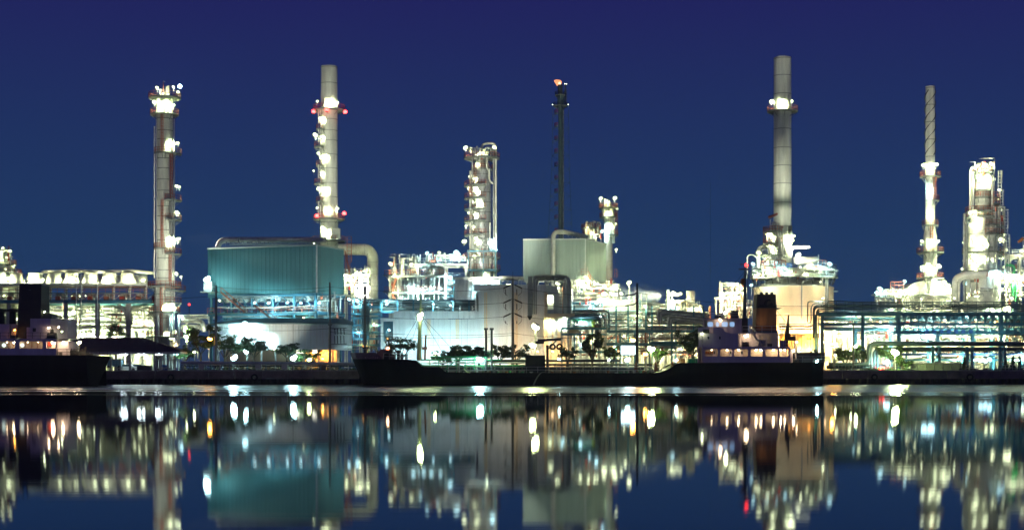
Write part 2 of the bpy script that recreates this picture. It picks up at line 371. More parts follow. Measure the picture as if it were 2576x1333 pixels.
# ------------------------------------------------------------------ the setting: river, yard, quay
def water_mat():
    m = bpy.data.materials.new('river_water'); m.use_nodes = True; t = m.node_tree; b = t.nodes['Principled BSDF']
    b.inputs['Base Color'].default_value = (.006, .012, .022, 1); b.inputs['IOR'].default_value = 1.5
    g = t.nodes.new('ShaderNodeNewGeometry'); s = t.nodes.new('ShaderNodeSeparateXYZ'); t.links.new(g.outputs['Position'], s.inputs[0])
    # calm water near the camera, wind-ruffled strip along the far bank
    r = t.nodes.new('ShaderNodeMapRange'); r.inputs[1].default_value = 145; r.inputs[2].default_value = 195; r.inputs[3].default_value = WR0; r.inputs[4].default_value = WR1
    r.interpolation_type = 'SMOOTHSTEP'
    n0 = t.nodes.new('ShaderNodeTexNoise'); n0.inputs['Scale'].default_value = 1; n0.inputs['Detail'].default_value = 2
    m0 = t.nodes.new('ShaderNodeMapping'); m0.inputs['Scale'].default_value = (.012, .10, 1)
    t.links.new(g.outputs['Position'], m0.inputs[0]); t.links.new(m0.outputs[0], n0.inputs['Vector'])
    ad = t.nodes.new('ShaderNodeMath'); ad.operation = 'MULTIPLY_ADD'; ad.inputs[1].default_value = 90; t.links.new(n0.outputs[0], ad.inputs[0])
    sb = t.nodes.new('ShaderNodeMath'); sb.operation = 'SUBTRACT'; sb.inputs[1].default_value = 45; t.links.new(s.outputs['Y'], sb.inputs[0]); t.links.new(sb.outputs[0], ad.inputs[2])
    
    mp = t.nodes.new('ShaderNodeMapping'); mp.inputs['Scale'].default_value = (.07, .9, 1); n = t.nodes.new('ShaderNodeTexNoise')
    n.inputs['Scale'].default_value = 1; n.inputs['Detail'].default_value = 3
    t.links.new(g.outputs['Position'], mp.inputs[0]); t.links.new(mp.outputs[0], n.inputs['Vector'])
    bp = t.nodes.new('ShaderNodeBump'); bp.inputs['Strength'].default_value = 1; bp.inputs['Distance'].default_value = .0011
    t.links.new(n.outputs[0], bp.inputs['Height'])
    # smooth night river: gaussian wave slopes, long-crested across the river, over dark water
    gl = t.nodes.new('ShaderNodeBsdfAnisotropic'); gl.distribution = 'BECKMANN'; gl.inputs['Color'].default_value = (.93, .97, 1, 1); gl.inputs['Anisotropy'].default_value = -.4
    cx = t.nodes.new('ShaderNodeCombineXYZ'); cx.inputs[0].default_value = 1; t.links.new(cx.outputs[0], gl.inputs['Tangent'])
    t.links.new(ad.outputs[0], r.inputs[0]); t.links.new(r.outputs[0], gl.inputs['Roughness']); t.links.new(bp.outputs[0], gl.inputs['Normal'])
    df = t.nodes.new('ShaderNodeBsdfDiffuse'); df.inputs[0].default_value = (.012, .022, .030, 1)
    fr = t.nodes.new('ShaderNodeFresnel'); fr.inputs['IOR'].default_value = 1.65
    mx = t.nodes.new('ShaderNodeMixShader'); t.links.new(fr.outputs[0], mx.inputs[0]); t.links.new(df.outputs[0], mx.inputs[1]); t.links.new(gl.outputs[0], mx.inputs[2])
    t.links.new(mx.outputs[0], t.nodes['Material Output'].inputs['Surface']); t.nodes.remove(b)
    return m
WR0, WR1 = .052, .34
riv = MB(); riv.add([(-600, -80, 0), (600, -80, 0), (600, 277.5, 0), (-600, 277.5, 0)], [(0, 1, 2, 3)])
o = riv.build('river_water', water_mat()); o['kind'] = 'structure'
gr = MB(); gr.add([(-600, 277, GZ), (600, 277, GZ), (600, 1200, GZ), (-600, 1200, GZ)], [(0, 1, 2, 3)])
o = gr.build('ground', groundm); o['kind'] = 'structure'

t = thing('quay_wall', 'long concrete quay wall along the far bank with a stained capping beam over dark piles', 'wall', (0, 276, 0))
capm = MB().box((0, 0, 0), (4.72, 1.5, 1.45)).mesh('capping_block', concrete); pil = MB().cyl((0, 0, -1.2), (0, 0, 1.0), .42, n=10).mesh('pile', concd)
for i in range(-26, 27):
    o = link('capping_block', capm, t, (i*4.8, 276, 1.72+rnd.uniform(-.03, .03)))
for i in range(-100, 100): link('pile', pil, t, (i*1.25+rnd.uniform(-.05, .05), 276.1, 0))
ubox('backing_wall', t, (0, 276.75, 0), (260, .3, 2), concd)
ubox('kerb', t, (0, 275.5, 2.52), (250, .35, .16), conc2)
# old tyre fenders hung on the wall
for k, uu in enumerate((430, 640, 2200, 2440)):
    f = MB(); x = X(uu, 275); n = 14
    vs = []
    for i in range(n):
        a = 2*pi*i/n
        for j in range(6): b2 = 2*pi*j/6; rr = .48+.17*cos(b2); vs.append((x+rr*cos(a), 275.0+.16*sin(b2), 1.3+rr*sin(a)))
    f.add(vs, [(i*6+j, i*6+(j+1) % 6, ((i+1) % n)*6+(j+1) % 6, ((i+1) % n)*6+j) for i in range(n) for j in range(6)], True)
    tag(f.build('tyre_fender', rubber, None, Vector((x, 275, 1.3))), ['black tyre fender on the quay below the pavilion', 'black tyre fender on the quay below the hedge', 'black tyre fender on the quay astern of the tanker', 'black tyre fender on the quay below the pipe rack trestle'][k], 'tyre')
# ------------------------------------------------------------------ left: air cooler bank, column, stack, teal boiler house
y = 345.0; k = y/F
t = thing('air_cooler_bank', 'long elevated bank of white fan cones with red motors on a concrete frame', 'cooling plant', (X(190, y), y, GZ))
for row, yy in ((0, y-2.5), (1, y+5)):
    for i, u in enumerate(range(-40, 372, 46)):
        u += 12*row+rnd.uniform(-2, 2); x = X(u, y)
        MB().lathe((x, yy, 0), [(21*k, Z(716, y)), (21*k, Z(713, y)), (16.5*k, Z(698, y)), (16*k, Z(690, y)), (17*k, Z(688.5, y)), (15*k, Z(690, y)), (15*k, Z(700, y))], 22).build('fan_cone', pale, t)
ubox('deck', t, (X(170, y), y+1.5, Z(719, y)), (460*k, 13, .3), pale)
ubox('deck_edge', t, (X(170, y), y-5.2, Z(719, y)), (460*k, .15, .55), pale)
for i in range(12):
    x = X(-58+i*40, y)
    for yy in (y-5, y+8):
        ubox('frame_post', t, (x, yy, (Z(719, y)+Z(758, y))/2), (.3, .3, 39*k), pale)
    ubar('brace', t, (x, y-5.05, Z(757, y)), (x+20*k, y-5.05, Z(741, y)), .18, galv); ubar('brace', t, (x+40*k, y-5.05, Z(757, y)), (x+20*k, y-5.05, Z(741, y)), .18, galv)
    q = MB(); z = Z(752, y); q.cyl((x+10*k, y-3.5, z), (x+21*k, y-3.5, z), .5, n=12).box((x+15*k, y-3.5, z-.6), (1.3, .7, .3)); q.build('fan_motor', redm if i % 2 else orange, t)
    hdrum(t, -52+i*40, -40+i*40, 748, 4, y-1, silver, 'header_box')
    ubox('louvre_box', t, (x+18*k, y-2, Z(744, y)), (14*k, 3, .6), pale)
for v in (739.5, 758):
    mb = MB(); railing(mb, [(X(-60, y), y-5.4, Z(v, y)), (X(384, y), y-5.4, Z(v, y))], 1.25, .085, 1.5); mb.build('railing', orange, t)
ubox('walkway', t, (X(165, y), y-4.8, Z(740.5, y)), (450*k, 1.4, .18), grate)
ubox('girder', t, (X(165, y), y-5, Z(761, y)), (460*k, .7, 8*k), bluest); ubox('girder', t, (X(165, y), y+8, Z(761, y)), (460*k, .7, 8*k), bluest)
ubox('floor_slab', t, (X(165, y), y+1.5, Z(758.5, y)), (460*k, 12.5, .25), conc2)
for u, w in ((-30, 12), (40, 10), (110, 9), (180, 9), (259, 10), (336, 11)):
    for yy in (y-4.5, y+7.5): ubox('concrete_column', t, (X(u, y), yy, (GZ+Z(765, y))/2), (w*k, 1.0, Z(765, y)-GZ), conc2)
ubar('brace', t, P(300, 765, y-4.6), P(333, 815, y-4.6), .6, conc2)
for u0_, u1_, v in ((-60, 384, 778), (-60, 384, 783), (-20, 300, 790), (60, 384, 771)): pipe(t, [P(u0_, v, y+2), P(u1_, v, y+2)], .22, pipeg)
pipe(t, [P(104, 700, y-1), P(104, 684, y-1), P(180, 681.5, y-1), P(262, 683.5, y-1), P(330, 681, y-1), P(388, 687, y-1)], .42, pale, 1.0, 'vapour_pipe')
for u in (83, 88, 192, 204, 245): pipe(t, [P(u, 690, y-5.8), P(u, 858, y-5.8)], .13, silver)
for u, v, c, s in ((22, 701, 'w', 1.3), (72, 700, 'w', 1.2), (108, 703, 'w', 1.2), (151, 704, 'w', 1.2), (192, 703, 'w', 1.2), (240, 703, 'w', 1.2), (268, 702, 'w', 1.2), (323, 703, 'w', 1.2), (360, 705, 'w', 1.2)):
    lamp(t, u, v, y-5.2, c, s, 1, .8)
for u in (10, 55, 125, 180, 215, 300, 350): lamp(t, u, 744, y-3.2, 'w', .6, 0, 1.2)
for u, v, s in ((165, 770, 1.3), (170, 785, 1.2), (150, 790, .8), (220, 782, .8), (250, 781, .8), (351, 786, .9), (368, 787, .7), (60, 775, .8), (110, 781, .8)): lamp(t, u, v, y-3, 'w', s, 0)
# pump house row under the coolers
t = thing('pump_shelter', 'low pale pump shelter crowded with pipework beneath the fan cones', 'building', (X(190, 352), 352, GZ))
yy = 356.0
panels(t, (X(-60, yy), yy), (X(390, yy), yy), GZ, Z(778, yy), 26, pale)
ubox('roof', t, (X(165, yy), yy+2.5, Z(777, yy)), (455*yy/F, 6, .3), galv)
clutter(t, -20, 388, 768, 868, 343, 9, 170, 11, vert=.6)
for u0_, u1_, v in ((20, 250, 815), (80, 380, 820), (60, 300, 800)): pipe(t, [P(u0_, v, 350), P(u1_, v, 350)], .3, silver)
for i, u in enumerate((205, 232, 262, 290, 318)): hdrum(t, u-10, u+10, 852, 7, 347, (pale, silver)[i % 2])
for u, v, s in ((206, 832, 1.2), (222, 838, 1.2), (240, 830, 1.3), (256, 842, 1.2), (275, 836, 1.3), (296, 840, 1.3), (312, 834, 1.2), (352, 833, 1.2), (368, 835, 1.1), (380, 842, 1.0), (150, 835, 1.0), (100, 840, .9), (185, 826, 1), (60, 830, .9)): lamp(t, u, v, 345.5, 'w', s, 0, 4.0)
for u, v, c in ((382, 868, 'p'), (340, 862, 'w')): lamp(t, u, v, 343, c, .8, 0)
for i in range(13): lamp(t, 20+i*29, 786+(i*7 % 22), 348, 'w', .8, 0, 2.5)
# reactor at the left picture edge
t = tower('reactor_vessel', 'squat pale reactor with orange railed top platform at the far left', 'process vessel', 2, 350, [(None, 690, 44, 44), (690, 668, 44, 31), (668, 628, 19, 18)], pale, (680, 660))
platform(t, X(2, 350), 350, Z(667, 350), 1.7, 3.5, 0, 360); platform(t, X(2, 350), 350, Z(690, 350), 3.6, 4.6, 0, 360)
tlamps(t, 2, 350, 22, ((7, 624, 'w', 1.1), (24, 633, 'w', 1.3), (34, 668, 'w', 1.1), (8, 655, 'w', .9), (12, 678, 'w', .8)))
clutter(t, -20, 30, 622, 660, 345, 4, 14, 5, vert=.7)

# left distillation column
y = 335.0; k = y/F
t = tower('distillation_column', 'tall slim steel column with orange ladders and lamp platforms on its right side', 'column', 414, y, [(None, 722, 25, 25), (722, 503, 22, 22), (503, 250, 20.5, 20.5)], stackm, (300, 330, 352, 400, 425, 453, 481, 520, 545, 580, 605, 650, 680, 700, 740, 800))
cx = X(414, y)
platform(t, cx, y, Z(247, y), .4, 3.5, 0, 360); platform(t, cx, y, Z(289, y), 1.8, 3.1); platform(t, cx, y, Z(386, y), 1.8, 2.3); platform(t, cx, y, Z(626, y), 1.9, 2.4); platform(t, cx, y, Z(722, y), 2.1, 3.6)
platform(t, cx, y, Z(848, y), 2.2, 4.0); platform(t, cx, y, Z(786, y), 2.2, 3.4)
for v in (388, 505, 554, 640, 762): platform(t, cx, y, Z(v, y), 2.0, 3.7, -75, 25)
platform(t, cx, y, Z(732, y), 2.2, 4.6, -75, 25)
for (u, v0, v1) in ((414, 386, 289), (437, 505, 388), (414, 626, 505), (434, 722, 640), (412, 848, 722)): ladder(t, (X(u, y), y-2.2, Z(v0, y)), Z(v1, y), orange, .4)
for (u, v0, v1, r) in ((432, 860, 395, .25), (438, 860, 300, .18), (427, 722, 395, .12), (394, 860, 300, .16), (403, 626, 389, .1)): pipe(t, [P(u, v0, y-1.6), P(u, v1, y-1.6)], r, silver)
pipe(t, [P(388, 700, y-.5), P(388.5, 318, y-.5)], .16, pale, name='vent_pipe')
for v in (330, 400, 460, 530, 600, 680): ubar('pipe_clip', t, P(388.5, v, y-.5), P(396, v, y-.4), .09, galv)
for (u, v0, v1, r) in ((411, 247, 206, .1), (420, 247, 218, .25), (424, 247, 216, .18), (416, 247, 232, .3), (404, 247, 225, .2)): pipe(t, [P(u, v0, y-.6), P(u, v1, y-.6)], r, (pale, orange)[int(u) % 2])
pipe(t, [P(411, 210, y-.6), P(411, 204, y-.6), P(415, 207, y-.6)], .1, pale)
tlamps(t, 414, y, 22, ((388, 258, 'w', 1.2), (407, 278, 'w', 1.2), (420, 276, 'w', 1.2), (436, 264, 'w', 1.2), (410, 236, 'w', .9), (423, 238, 'w', .9), (448, 232, 'w', .8), (395, 221, 'w', 1.1), (401, 258, 'w', 1.3), (425, 260, 'w', 1.3), (413, 267, 'w', 1.3), (398, 272, 'w', 1), (430, 270, 'w', 1), (436, 219, 'w', .9), (427, 358, 'w', 1.3), (437, 361, 'w', 1.2), (447, 360, 'w', 1.2), (428, 371, 'w', 1), (443, 468, 'w', 1.2), (450, 470, 'w', .9), (443, 535, 'w', 1.2), (449, 538, 'w', .8),
    (428, 600, 'w', 1.3), (439, 603, 'w', 1.3), (446, 602, 'w', 1.2), (430, 612, 'w', 1), (443, 688, 'w', 1.1), (455, 696, 'w', .8), (416, 772, 'w', 1.4), (428, 768, 'w', 1.4), (440, 774, 'w', 1.4), (445, 866, 'p', 1.2), (430, 850, 'w', 1.2), (438, 835, 'w', 1.2), (420, 838, 'w', 1.1)))
lamp(t, 457, 796, y-3.5, 'c', 1.5, 1, 1.3); beacon(t, 452.5, 218, y-.5, 'b', .45, .6)
for u in (398, 426, 449): pipe(t, [P(u, 868, y-2.2), P(u, 792, y-2.2)], .35, silver)

# low pipe bridge with elbow between the column and the teal boiler house
t = thing('pipe_bridge', 'light pipe bridge with a fat white elbow pipe right of the tall left column', 'pipe bridge', (X(505, 350), 350, GZ))
for v in (792, 796.5, 800): pipe(t, [P(455, v, 349), P(545, v+1, 349)], .13, pale)
mb = MB(); railing(mb, [P(460, 801, 348), P(545, 801, 348)], .9, .07); mb.build('railing', galv, t)
for u in (470, 498, 526): ubox('post', t, P(u, 850, 349), (.3, .3, 9.5), galv)
pipe(t, [P(455, 807, 347), P(505, 808, 347), P(513, 818, 347), P(513, 835, 347)], .55, pale, 1.5)
ubox('beam', t, P(500, 819, 349), (8, .3, .5), galv)
for v in (824, 828): pipe(t, [P(455, v, 350), P(545, v, 350)], .25, galv)

# tall stack with red beacons
y = 385.0; k = y/F
t = tower('chimney_stack', 'tall grey stack with red beacons and small ladder landings up its left side', 'chimney', 828, y, [(None, 545, 22.5, 22.5), (545, 168, 22, 20.5)], stackm, (171, 211, 302, 330, 355, 390, 425, 462, 497, 535, 560, 585), None)
cx = X(828, y)
platform(t, cx, y, Z(278, y), 2.1, 4.1, 0, 360, redm); platform(t, cx, y, Z(552, y), 2.2, 4.0, 0, 360); platform(t, cx, y, Z(607, y), 2.3, 4.2, 0, 360)
for i, v in enumerate((327, 371.5, 418, 464, 508.5)):
    platform(t, cx, y, Z(v, y), 2.1, 3.3+.5*(i % 2), 170, 245)
    u = 806+4*(i % 2); ladder(t, (X(u, y), y-1.9, Z(v+46, y)), Z(v, y), pale, .5)
ladder(t, (X(806, y), y-1.9, Z(327, y)), Z(278, y), pale, .5)
tlamps(t, 828, y, 22, ((798, 255, 'w', 1.1), (826, 255, 'w', 1.4), (834, 262, 'w', 1.2), (849, 258, 'w', .9), (803, 297, 'w', 1.1), (811, 298, 'w', 1.0), (793, 339.5, 'w', 1.3), (811, 345, 'w', 1.2), (801, 386, 'w', 1.2), (815, 393, 'w', 1.3), (789, 430, 'w', .9), (810, 435, 'w', .9), (802, 474, 'w', 1.3), (817, 476, 'w', 1.4), (798, 523, 'w', 1.2), (823, 527, 'w', 1.4), (849, 525, 'w', 1.1), (813, 576, 'w', 1.4), (822, 584, 'w', 1.3), (842, 580, 'w', 1.4), (849, 586, 'w', 1.2)))
for u, v in ((788.5, 281), (868.5, 282), (822, 276), (797, 543), (866, 537)): beacon(t, u, v, y-3.2, 'r', .5, .25)
ubox('junction_cabin', t, (X(848, y), y-2.6, Z(590, y)), (2.2, 1.6, 2.6), pale)
# big duct from the stack's foot
t = thing('flue_duct', 'fat pale flue duct elbowing down beside the teal boiler house', 'duct', (X(937, 384), 384, GZ))
pipe(t, [P(852, 627, 384), P(925, 628, 384), P(937.5, 642, 384), P(937.5, 880, 384)], 1.42, pale, 1.2, 'duct', 20)
for u in (878, 897, 918): ucyl('flange', t, P(u-.6, 628, 384), P(u+.6, 628, 384), 1.52, galv, 24)
for v in (660, 690, 720, 750): ucyl('flange', t, P(937.5, v-.6, 384), P(937.5, v+.6, 384), 1.52, galv, 24)
# small lit frame under the duct
t = thing('burner_frame', 'narrow burner frame crowded with valves under the flue duct', 'steel frame', (X(895, 372), 372, GZ))
frame(t, (868, 885, 905, 925), 370, 5, (690, 715, 742), pale, .3, railm=pale)
clutter(t, 868, 930, 672, 765, 370, 5, 40, 21, vert=.6)
for u, v, s in ((871, 693, 1.2), (897, 687, 1.3), (905, 690, 1.2), (926, 692, 1.2), (894, 722, 1.0), (873, 705, 1.0), (912, 694, .9)): lamp(t, u, v, 368.8, 'w', s)
ladder(t, P(875, 690, 369), Z(640, 369), orange, 1.0); mb = MB(); stairs(mb, P(868, 640, 370), P(880, 690, 370)); mb.build('stair', orange, t)
mb = MB()
for u in (873, 884): mb.bar(P(u, 660, 369), P(u, 595, 369), .16)
for v in range(595, 661, 9): mb.bar(P(873, v, 369), P(884, v, 369), .1)
mb.build('ladder_tower', orange, t)

# teal boiler house on its steel table
c0 = Vector((X(797, 320), 320)); dl = Vector((-.935, .355)); dr = Vector((.355, .935))
zt_, zb_ = Z(617.5, 320), Z(736, 320); LL, LR = 26.7, 12.4
t = thing('boiler_house', 'big windowless teal clad boiler house raised on a steel table with fans below', 'building', (c0.x-10, 330, GZ))
pl, pr = c0+dl*LL, c0+dr*LR
panels(t, pl, c0, zb_, zt_, 26, tealc, 3, .05); panels(t, c0, pr, zb_, zt_, 12, tealc, 3, .05)
pb = pl+dr*LR
mb = MB(); q = [c0+(dl+dr)*.3, pl+(dr-dl)*.3, pb-(dl+dr)*.05, pr+(dl-dr)*.05]
mb.poly([(p.x, p.y, zb_+.05) for p in q], (0, 0, zt_-zb_-.15)); mb.build('inner_wall', tealc, t)
mb = MB()
for a, b in ((pl, c0), (c0, pr)): mb.bar((a.x, a.y-.15, zt_+.05), (b.x, b.y-.15, zt_+.05), .35, .3)
mb.build('roof_trim', greyc, t)
MB().bar((c0.x, c0.y-.15, zb_), (c0.x, c0.y-.15, zt_), .3).build('corner_trim', whitec, t)
pipe(t, [P(548, 622, 326), P(552, 609, 326), P(566, 603.5, 326), P(818, 604, 323)], .62, pale, 1.0, 'header_pipe', 14)
for u in (600, 650, 705, 760, 806): ucyl('flange', t, P(u-.5, 603.7, 324.6), P(u+.5, 603.7, 324.6), .68, galv, 16)
for i in range(23): u = 567+i*10.6; ubar('support_strut', t, P(u, 617, 324), P(u+3, 608, 324.4), .16, galv)
ubox('gutter', t, P(690, 615.5, 322.5), (19, .5, .35), greyc)
# the table
for j, (dd) in enumerate((0.4, 6, 11.8)):
    for i in range(6):
        p = c0+dl*(.5+i*5.1)+dr*dd; ubox('column', t, (p.x, p.y, (GZ+zb_-.4)/2), (.5, .5, zb_-.4-GZ), bluest, atan2(dl.y, dl.x))
for zz, w in ((zb_-.35, .6), (Z(787, 320), .7), (Z(815, 320), .35)):
    for dd in (.3, 11.9): a, b = c0+dl*.2+dr*dd, pl+dr*dd; ubar('beam', t, (a.x, a.y-.1, zz), (b.x, b.y-.1, zz), .35, bluest, w)
    a, b = c0+dr*.2, pr; ubar('beam', t, (a.x+.1, a.y, zz), (b.x+.1, b.y, zz), .35, bluest, w)
a = c0+dl*LL*.5+dr*6
for zz in (Z(785, 320), Z(812, 320)): ubox('deck', t, (a.x, a.y, zz), (LL, LR, .12), grate, atan2(-dl.y, -dl.x))
for i in range(6):
    p = c0+dl*(3+i*4.1)+dr*3.4; MB().lathe((p.x, p.y, 0), [(1.9, zb_-.3), (1.75, zb_-.9), (1.75, zb_-1.7), (1.5, zb_-1.7), (.3, zb_-1.5)], 20).build('fan_casing', galv, t)
    p1 = c0+dl*(.5+i*5.1); p2 = c0+dl*(.5+(i+1)*5.1)
    if i < 5:
        ubar('brace', t, (p1.x, p1.y+.2, Z(783, 320)), ((p1.x+p2.x)/2, (p1.y+p2.y)/2, zb_-.6), .16, bluest); ubar('brace', t, (p2.x, p2.y+.2, Z(783, 320)), ((p1.x+p2.x)/2, (p1.y+p2.y)/2, zb_-.6), .16, bluest)
        if i % 2: ubar('brace', t, (p1.x, p1.y+.2, Z(812, 320)), (p2.x, p2.y+.2, Z(789, 320)), .18, bluest); 
        else: ubar('brace', t, (p2.x, p2.y+.2, Z(812, 320)), (p1.x, p1.y+.2, Z(789, 320)), .18, bluest)
mb = MB(); a, b = c0+dl*.2, pl; railing(mb, [(pr.x, pr.y, Z(784.5, 320)), (a.x, a.y-.3, Z(784.5, 320)), (b.x, b.y-.3, Z(784.5, 320))], 1.15, .085); mb.build('railing', orange, t)
for i in range(7):
    p = c0+dl*(2+i*3.6)+dr*2; pipe(t, [(p.x-1.6, p.y, Z(768, 320)), (p.x+1.6, p.y, Z(768, 320)), (p.x+1.6, p.y, Z(800, 320))], .2, (silver, galv)[i % 2])
for v in (745, 750, 775, 796, 800, 806): pipe(t, [P(560, v, 325), P(835, v, 322)], .14, (pipeg, galv, bluest)[int(v) % 3])
clutter(t, 800, 862, 742, 812, 322, 6, 26, 31, (silver, pale, galv), .6)
for u, v, s, c in ((552, 756, .7, 'w'), (581, 757, .8, 'c'), (641, 761, 1.1, 'c'), (676, 762, .9, 'c'), (723, 761, 1.2, 'c'), (757, 762, .9, 'c'), (803, 762, 1.0, 'c'), (764, 799, .9, 'w'), (878, 753, 1.3, 'c')): lamp(t, u, v, 320 if u < 700 else 318.5, c, s, 0, .8)
# lit landing hut at its left end
ubox('landing', t, P(527, 735, 325.5), (3.6, 2.2, .2), grate); mb = MB(); railing(mb, [P(512, 734, 326.5), P(512, 734, 324.5), P(545, 734, 324.5)], 1.1, .08); mb.build('railing', pale, t)
ubox('landing_hut', t, P(524, 721, 327), (1.7, 1.3, 2.3), whitec)
lamp_at(t, P(521, 702, 323.6), 'c', 2.1, 2, .9); lamp(t, 518, 706, 324.4, 'c', 1.2, 0, .12)
# stairs zigzag down its front
t = thing('zigzag_staircase', 'orange railed zigzag steel staircase in front of the teal boiler house', 'staircase', (X(640, 316), 316, GZ))
for a, b, m in ((P(556, 735, 317), P(616, 786, 317), orange), (P(640, 768, 316), P(696, 813, 316), orange), (P(672, 815, 315), P(634, 846, 315), bluest), (P(640, 849, 315), P(676, 884, 315), bluest)):
    mb = MB(); stairs(mb, a, b, 1.1); mb.build('flight', m, t)
for u0_, u1_, v in ((612, 645, 787), (664, 702, 814), (606, 642, 848), (672, 700, 885)):
    ubox('landing', t, P((u0_+u1_)/2, v, 316), ((u1_-u0_)*316/F, 1.6, .14), grate)
    mb = MB(); railing(mb, [P(u0_, v, 315.2), P(u1_, v, 315.2)], 1.1, .08); mb.build('railing', orange, t)
for u in (613, 666, 700, 608): ubox('post', t, (X(u, 316.5), 316.5, (GZ+Z(848, 316))/2), (.2, .2, Z(848, 316)-GZ), bluest)
# corrugated shed below
y = 303.0; k = y/F
t = thing('corrugated_shed', 'low pale corrugated shed with an amber lit open ground floor', 'building', (X(700, y), y, GZ))
xl, xr, xs, ys_ = X(546, y), X(841, y), X(885, y+8), y+8
zt_, zb_ = Z(815, y), Z(880, y)
panels(t, (xl, y), (xr, y), zb_, zt_, 20, whitec, 4, .08); panels(t, (xr, y), (xs, ys_), zb_, zt_, 5, whitec, 4, .08)
rf = MB(); rz_ = Z(803, y+6); rf.poly([(xl-.4, y-.5, zt_+.05), (xr+.3, y-.5, zt_+.05), (xr+1.2, y+6, rz_), (xl+5, y+6, rz_)], (0, 0, .2)); rf.poly([(xr+.35, y-.5, zt_+.04), (xs+.3, ys_, zt_+.04), (xs, ys_+3, zt_+.6), (xr+1.25, y+6, rz_)], (0, 0, .18)); rf.build('roof', piped, t)
ubox('rear_wall', t, ((xl+xr)/2, y+9, (GZ+zt_)/2), (xr-xl, .3, zt_-GZ), cream)
for i in range(9): ubox('post', t, (xl+.3+(xr-xl-.6)*i/8, y+.2, (GZ+zb_)/2), (.3, .3, zb_-GZ), conc2)
ubox('partition_wall', t, (X(795, y), y+3, (GZ+zb_)/2), (95*k, .25, zb_-GZ), cream)
for u in (756, 792): 
    f = ubox('window', t, P(u, 883, y+2.85), (1.8 if u < 780 else 1.1, .1, 1.0), whitec)
    ubox('pane', t, P(u, 883, y+2.78), (1.6 if u < 780 else .9, .05, .85), mat('lit_window_warm', (1, .93, .75), emis=3))
ubox('downpipe', t, (X(738, y), y-.25, (GZ+zt_)/2), (.16, .16, zt_-GZ), galv)
lamp(t, 617, 814, y-2.6, 'c', 1.7, 0, 1.6); lamp(t, 680, 851, y-1.4, 'c', 1.1, 0, .5)
for u in (770, 812, 826): lamp(t, u, 886, y+1.2, 'a', .6, 0, .8)
# ------------------------------------------------------------------ middle: vessel frame, column group, white hall, grey box, flare, racks
y = 352.0
t = thing('vessel_frame', 'pale three storey steel frame holding domed vessels under cool white floodlights', 'steel frame', (X(1045, y), y, GZ))
frame(t, (981, 1002, 1051, 1121), y, 8, (735, 693), pale, .55, railm=orange)
frame(t, (1051, 1121, 1172), y+.4, 8, (664,), pale, .5, railm=pale)
frame(t, (1121, 1141, 1174), y+1, 7, (700, 722, 742), bluest, .35, railm=galv)
for u in (971,):
    for v in (693, 735): ubox('landing', t, P(u+3, v, y-.8), (2, 2.2, .15), grate); mb = MB(); railing(mb, [P(u-4, v, y+1), P(u-4, v, y-1.8), P(u+8, v, y-1.8)], 1.2, .09); mb.build('railing', orange, t); ubar('brace', t, P(u-2, v+1, y-1), P(981, v+16, y-.3), .16, pale)
drum(t, 1031, None, 696, 22, y+3.5, silver); drum(t, 1098, None, 668, 19, y+4, silver); drum(t, 1076, None, 700, 9, y+5, silver); drum(t, 1014, None, 742, 6, y+1, pale)
hdrum(t, 1098, 1156, 645, 4.5, y+2, pale); hdrum(t, 1080, 1096, 657, 3.5, y, orange); hdrum(t, 1104, 1120, 735, 5, y+1.5, silver)
for u, v0, v1, r in ((1013, 693, 648, .55), (1048, 693, 646, .7)): pipe(t, [P(u, v0, y+2), P(u, v1, y+2)], r, galv, name='vent_stack')
ubox('valve_platform', t, P(1013, 664, y+2), (1.6, 1.6, .2), galv)
mb = MB(); stairs(mb, P(986, 735, y+.5), P(1000, 693, y+.5)); mb.build('stair', orange, t); mb = MB(); stairs(mb, P(1000, 778, y+.5), P(985, 735, y+.5)); mb.build('stair', orange, t)
mb = MB(); stairs(mb, P(1066, 693, y-.3), P(1085, 664, y-.3)); mb.build('stair', galv, t)
hdrum(t, 1036, 1046, 686, 4, y+.5, dark, 'pump')
for u in (1008, 1026, 1040, 1092, 1104, 1064): pipe(t, [P(u, 765, y-.5+rnd.random()), P(u, 700, y)], .18, pale)
clutter(t, 985, 1120, 640, 775, y+.5, 7, 70, 41, vert=.65); clutter(t, 1085, 1170, 640, 664, y, 6, 26, 42, vert=.7); clutter(t, 1125, 1192, 715, 775, y-3, 6, 50, 43, vert=.5)
for u, v, c, s in ((983, 664, 'w', 1.5), (1035, 665, 'w', 1.5), (1074, 636, 'c', 1.5), (1105, 635, 'w', 1.1), (1147, 634, 'c', 1.6), (1152, 638, 'c', 1.2), (994, 689, 'w', 1.1), (1058, 670, 'c', 1.1), (1133, 699, 'c', 1.7), (1171, 716, 'c', 1.6), (994, 731, 'w', .9), (1040, 727, 'c', 1.4), (1056, 731, 'c', 1.0), (1066, 731, 'c', 1.3), (1085, 727, 'c', 1.3), (1108, 726, 'c', 1.6), (1165, 754, 'c', 1.4), (1176, 751, 'c', 1.2), (1186, 757, 'c', 1.2), (1100, 652, 'c', .9), (1020, 757, 'c', 1), (1112, 757, 'c', 1)):
    lamp(t, u, v, y-1.6, c, s, 2 if v < 668 else 0, .5)

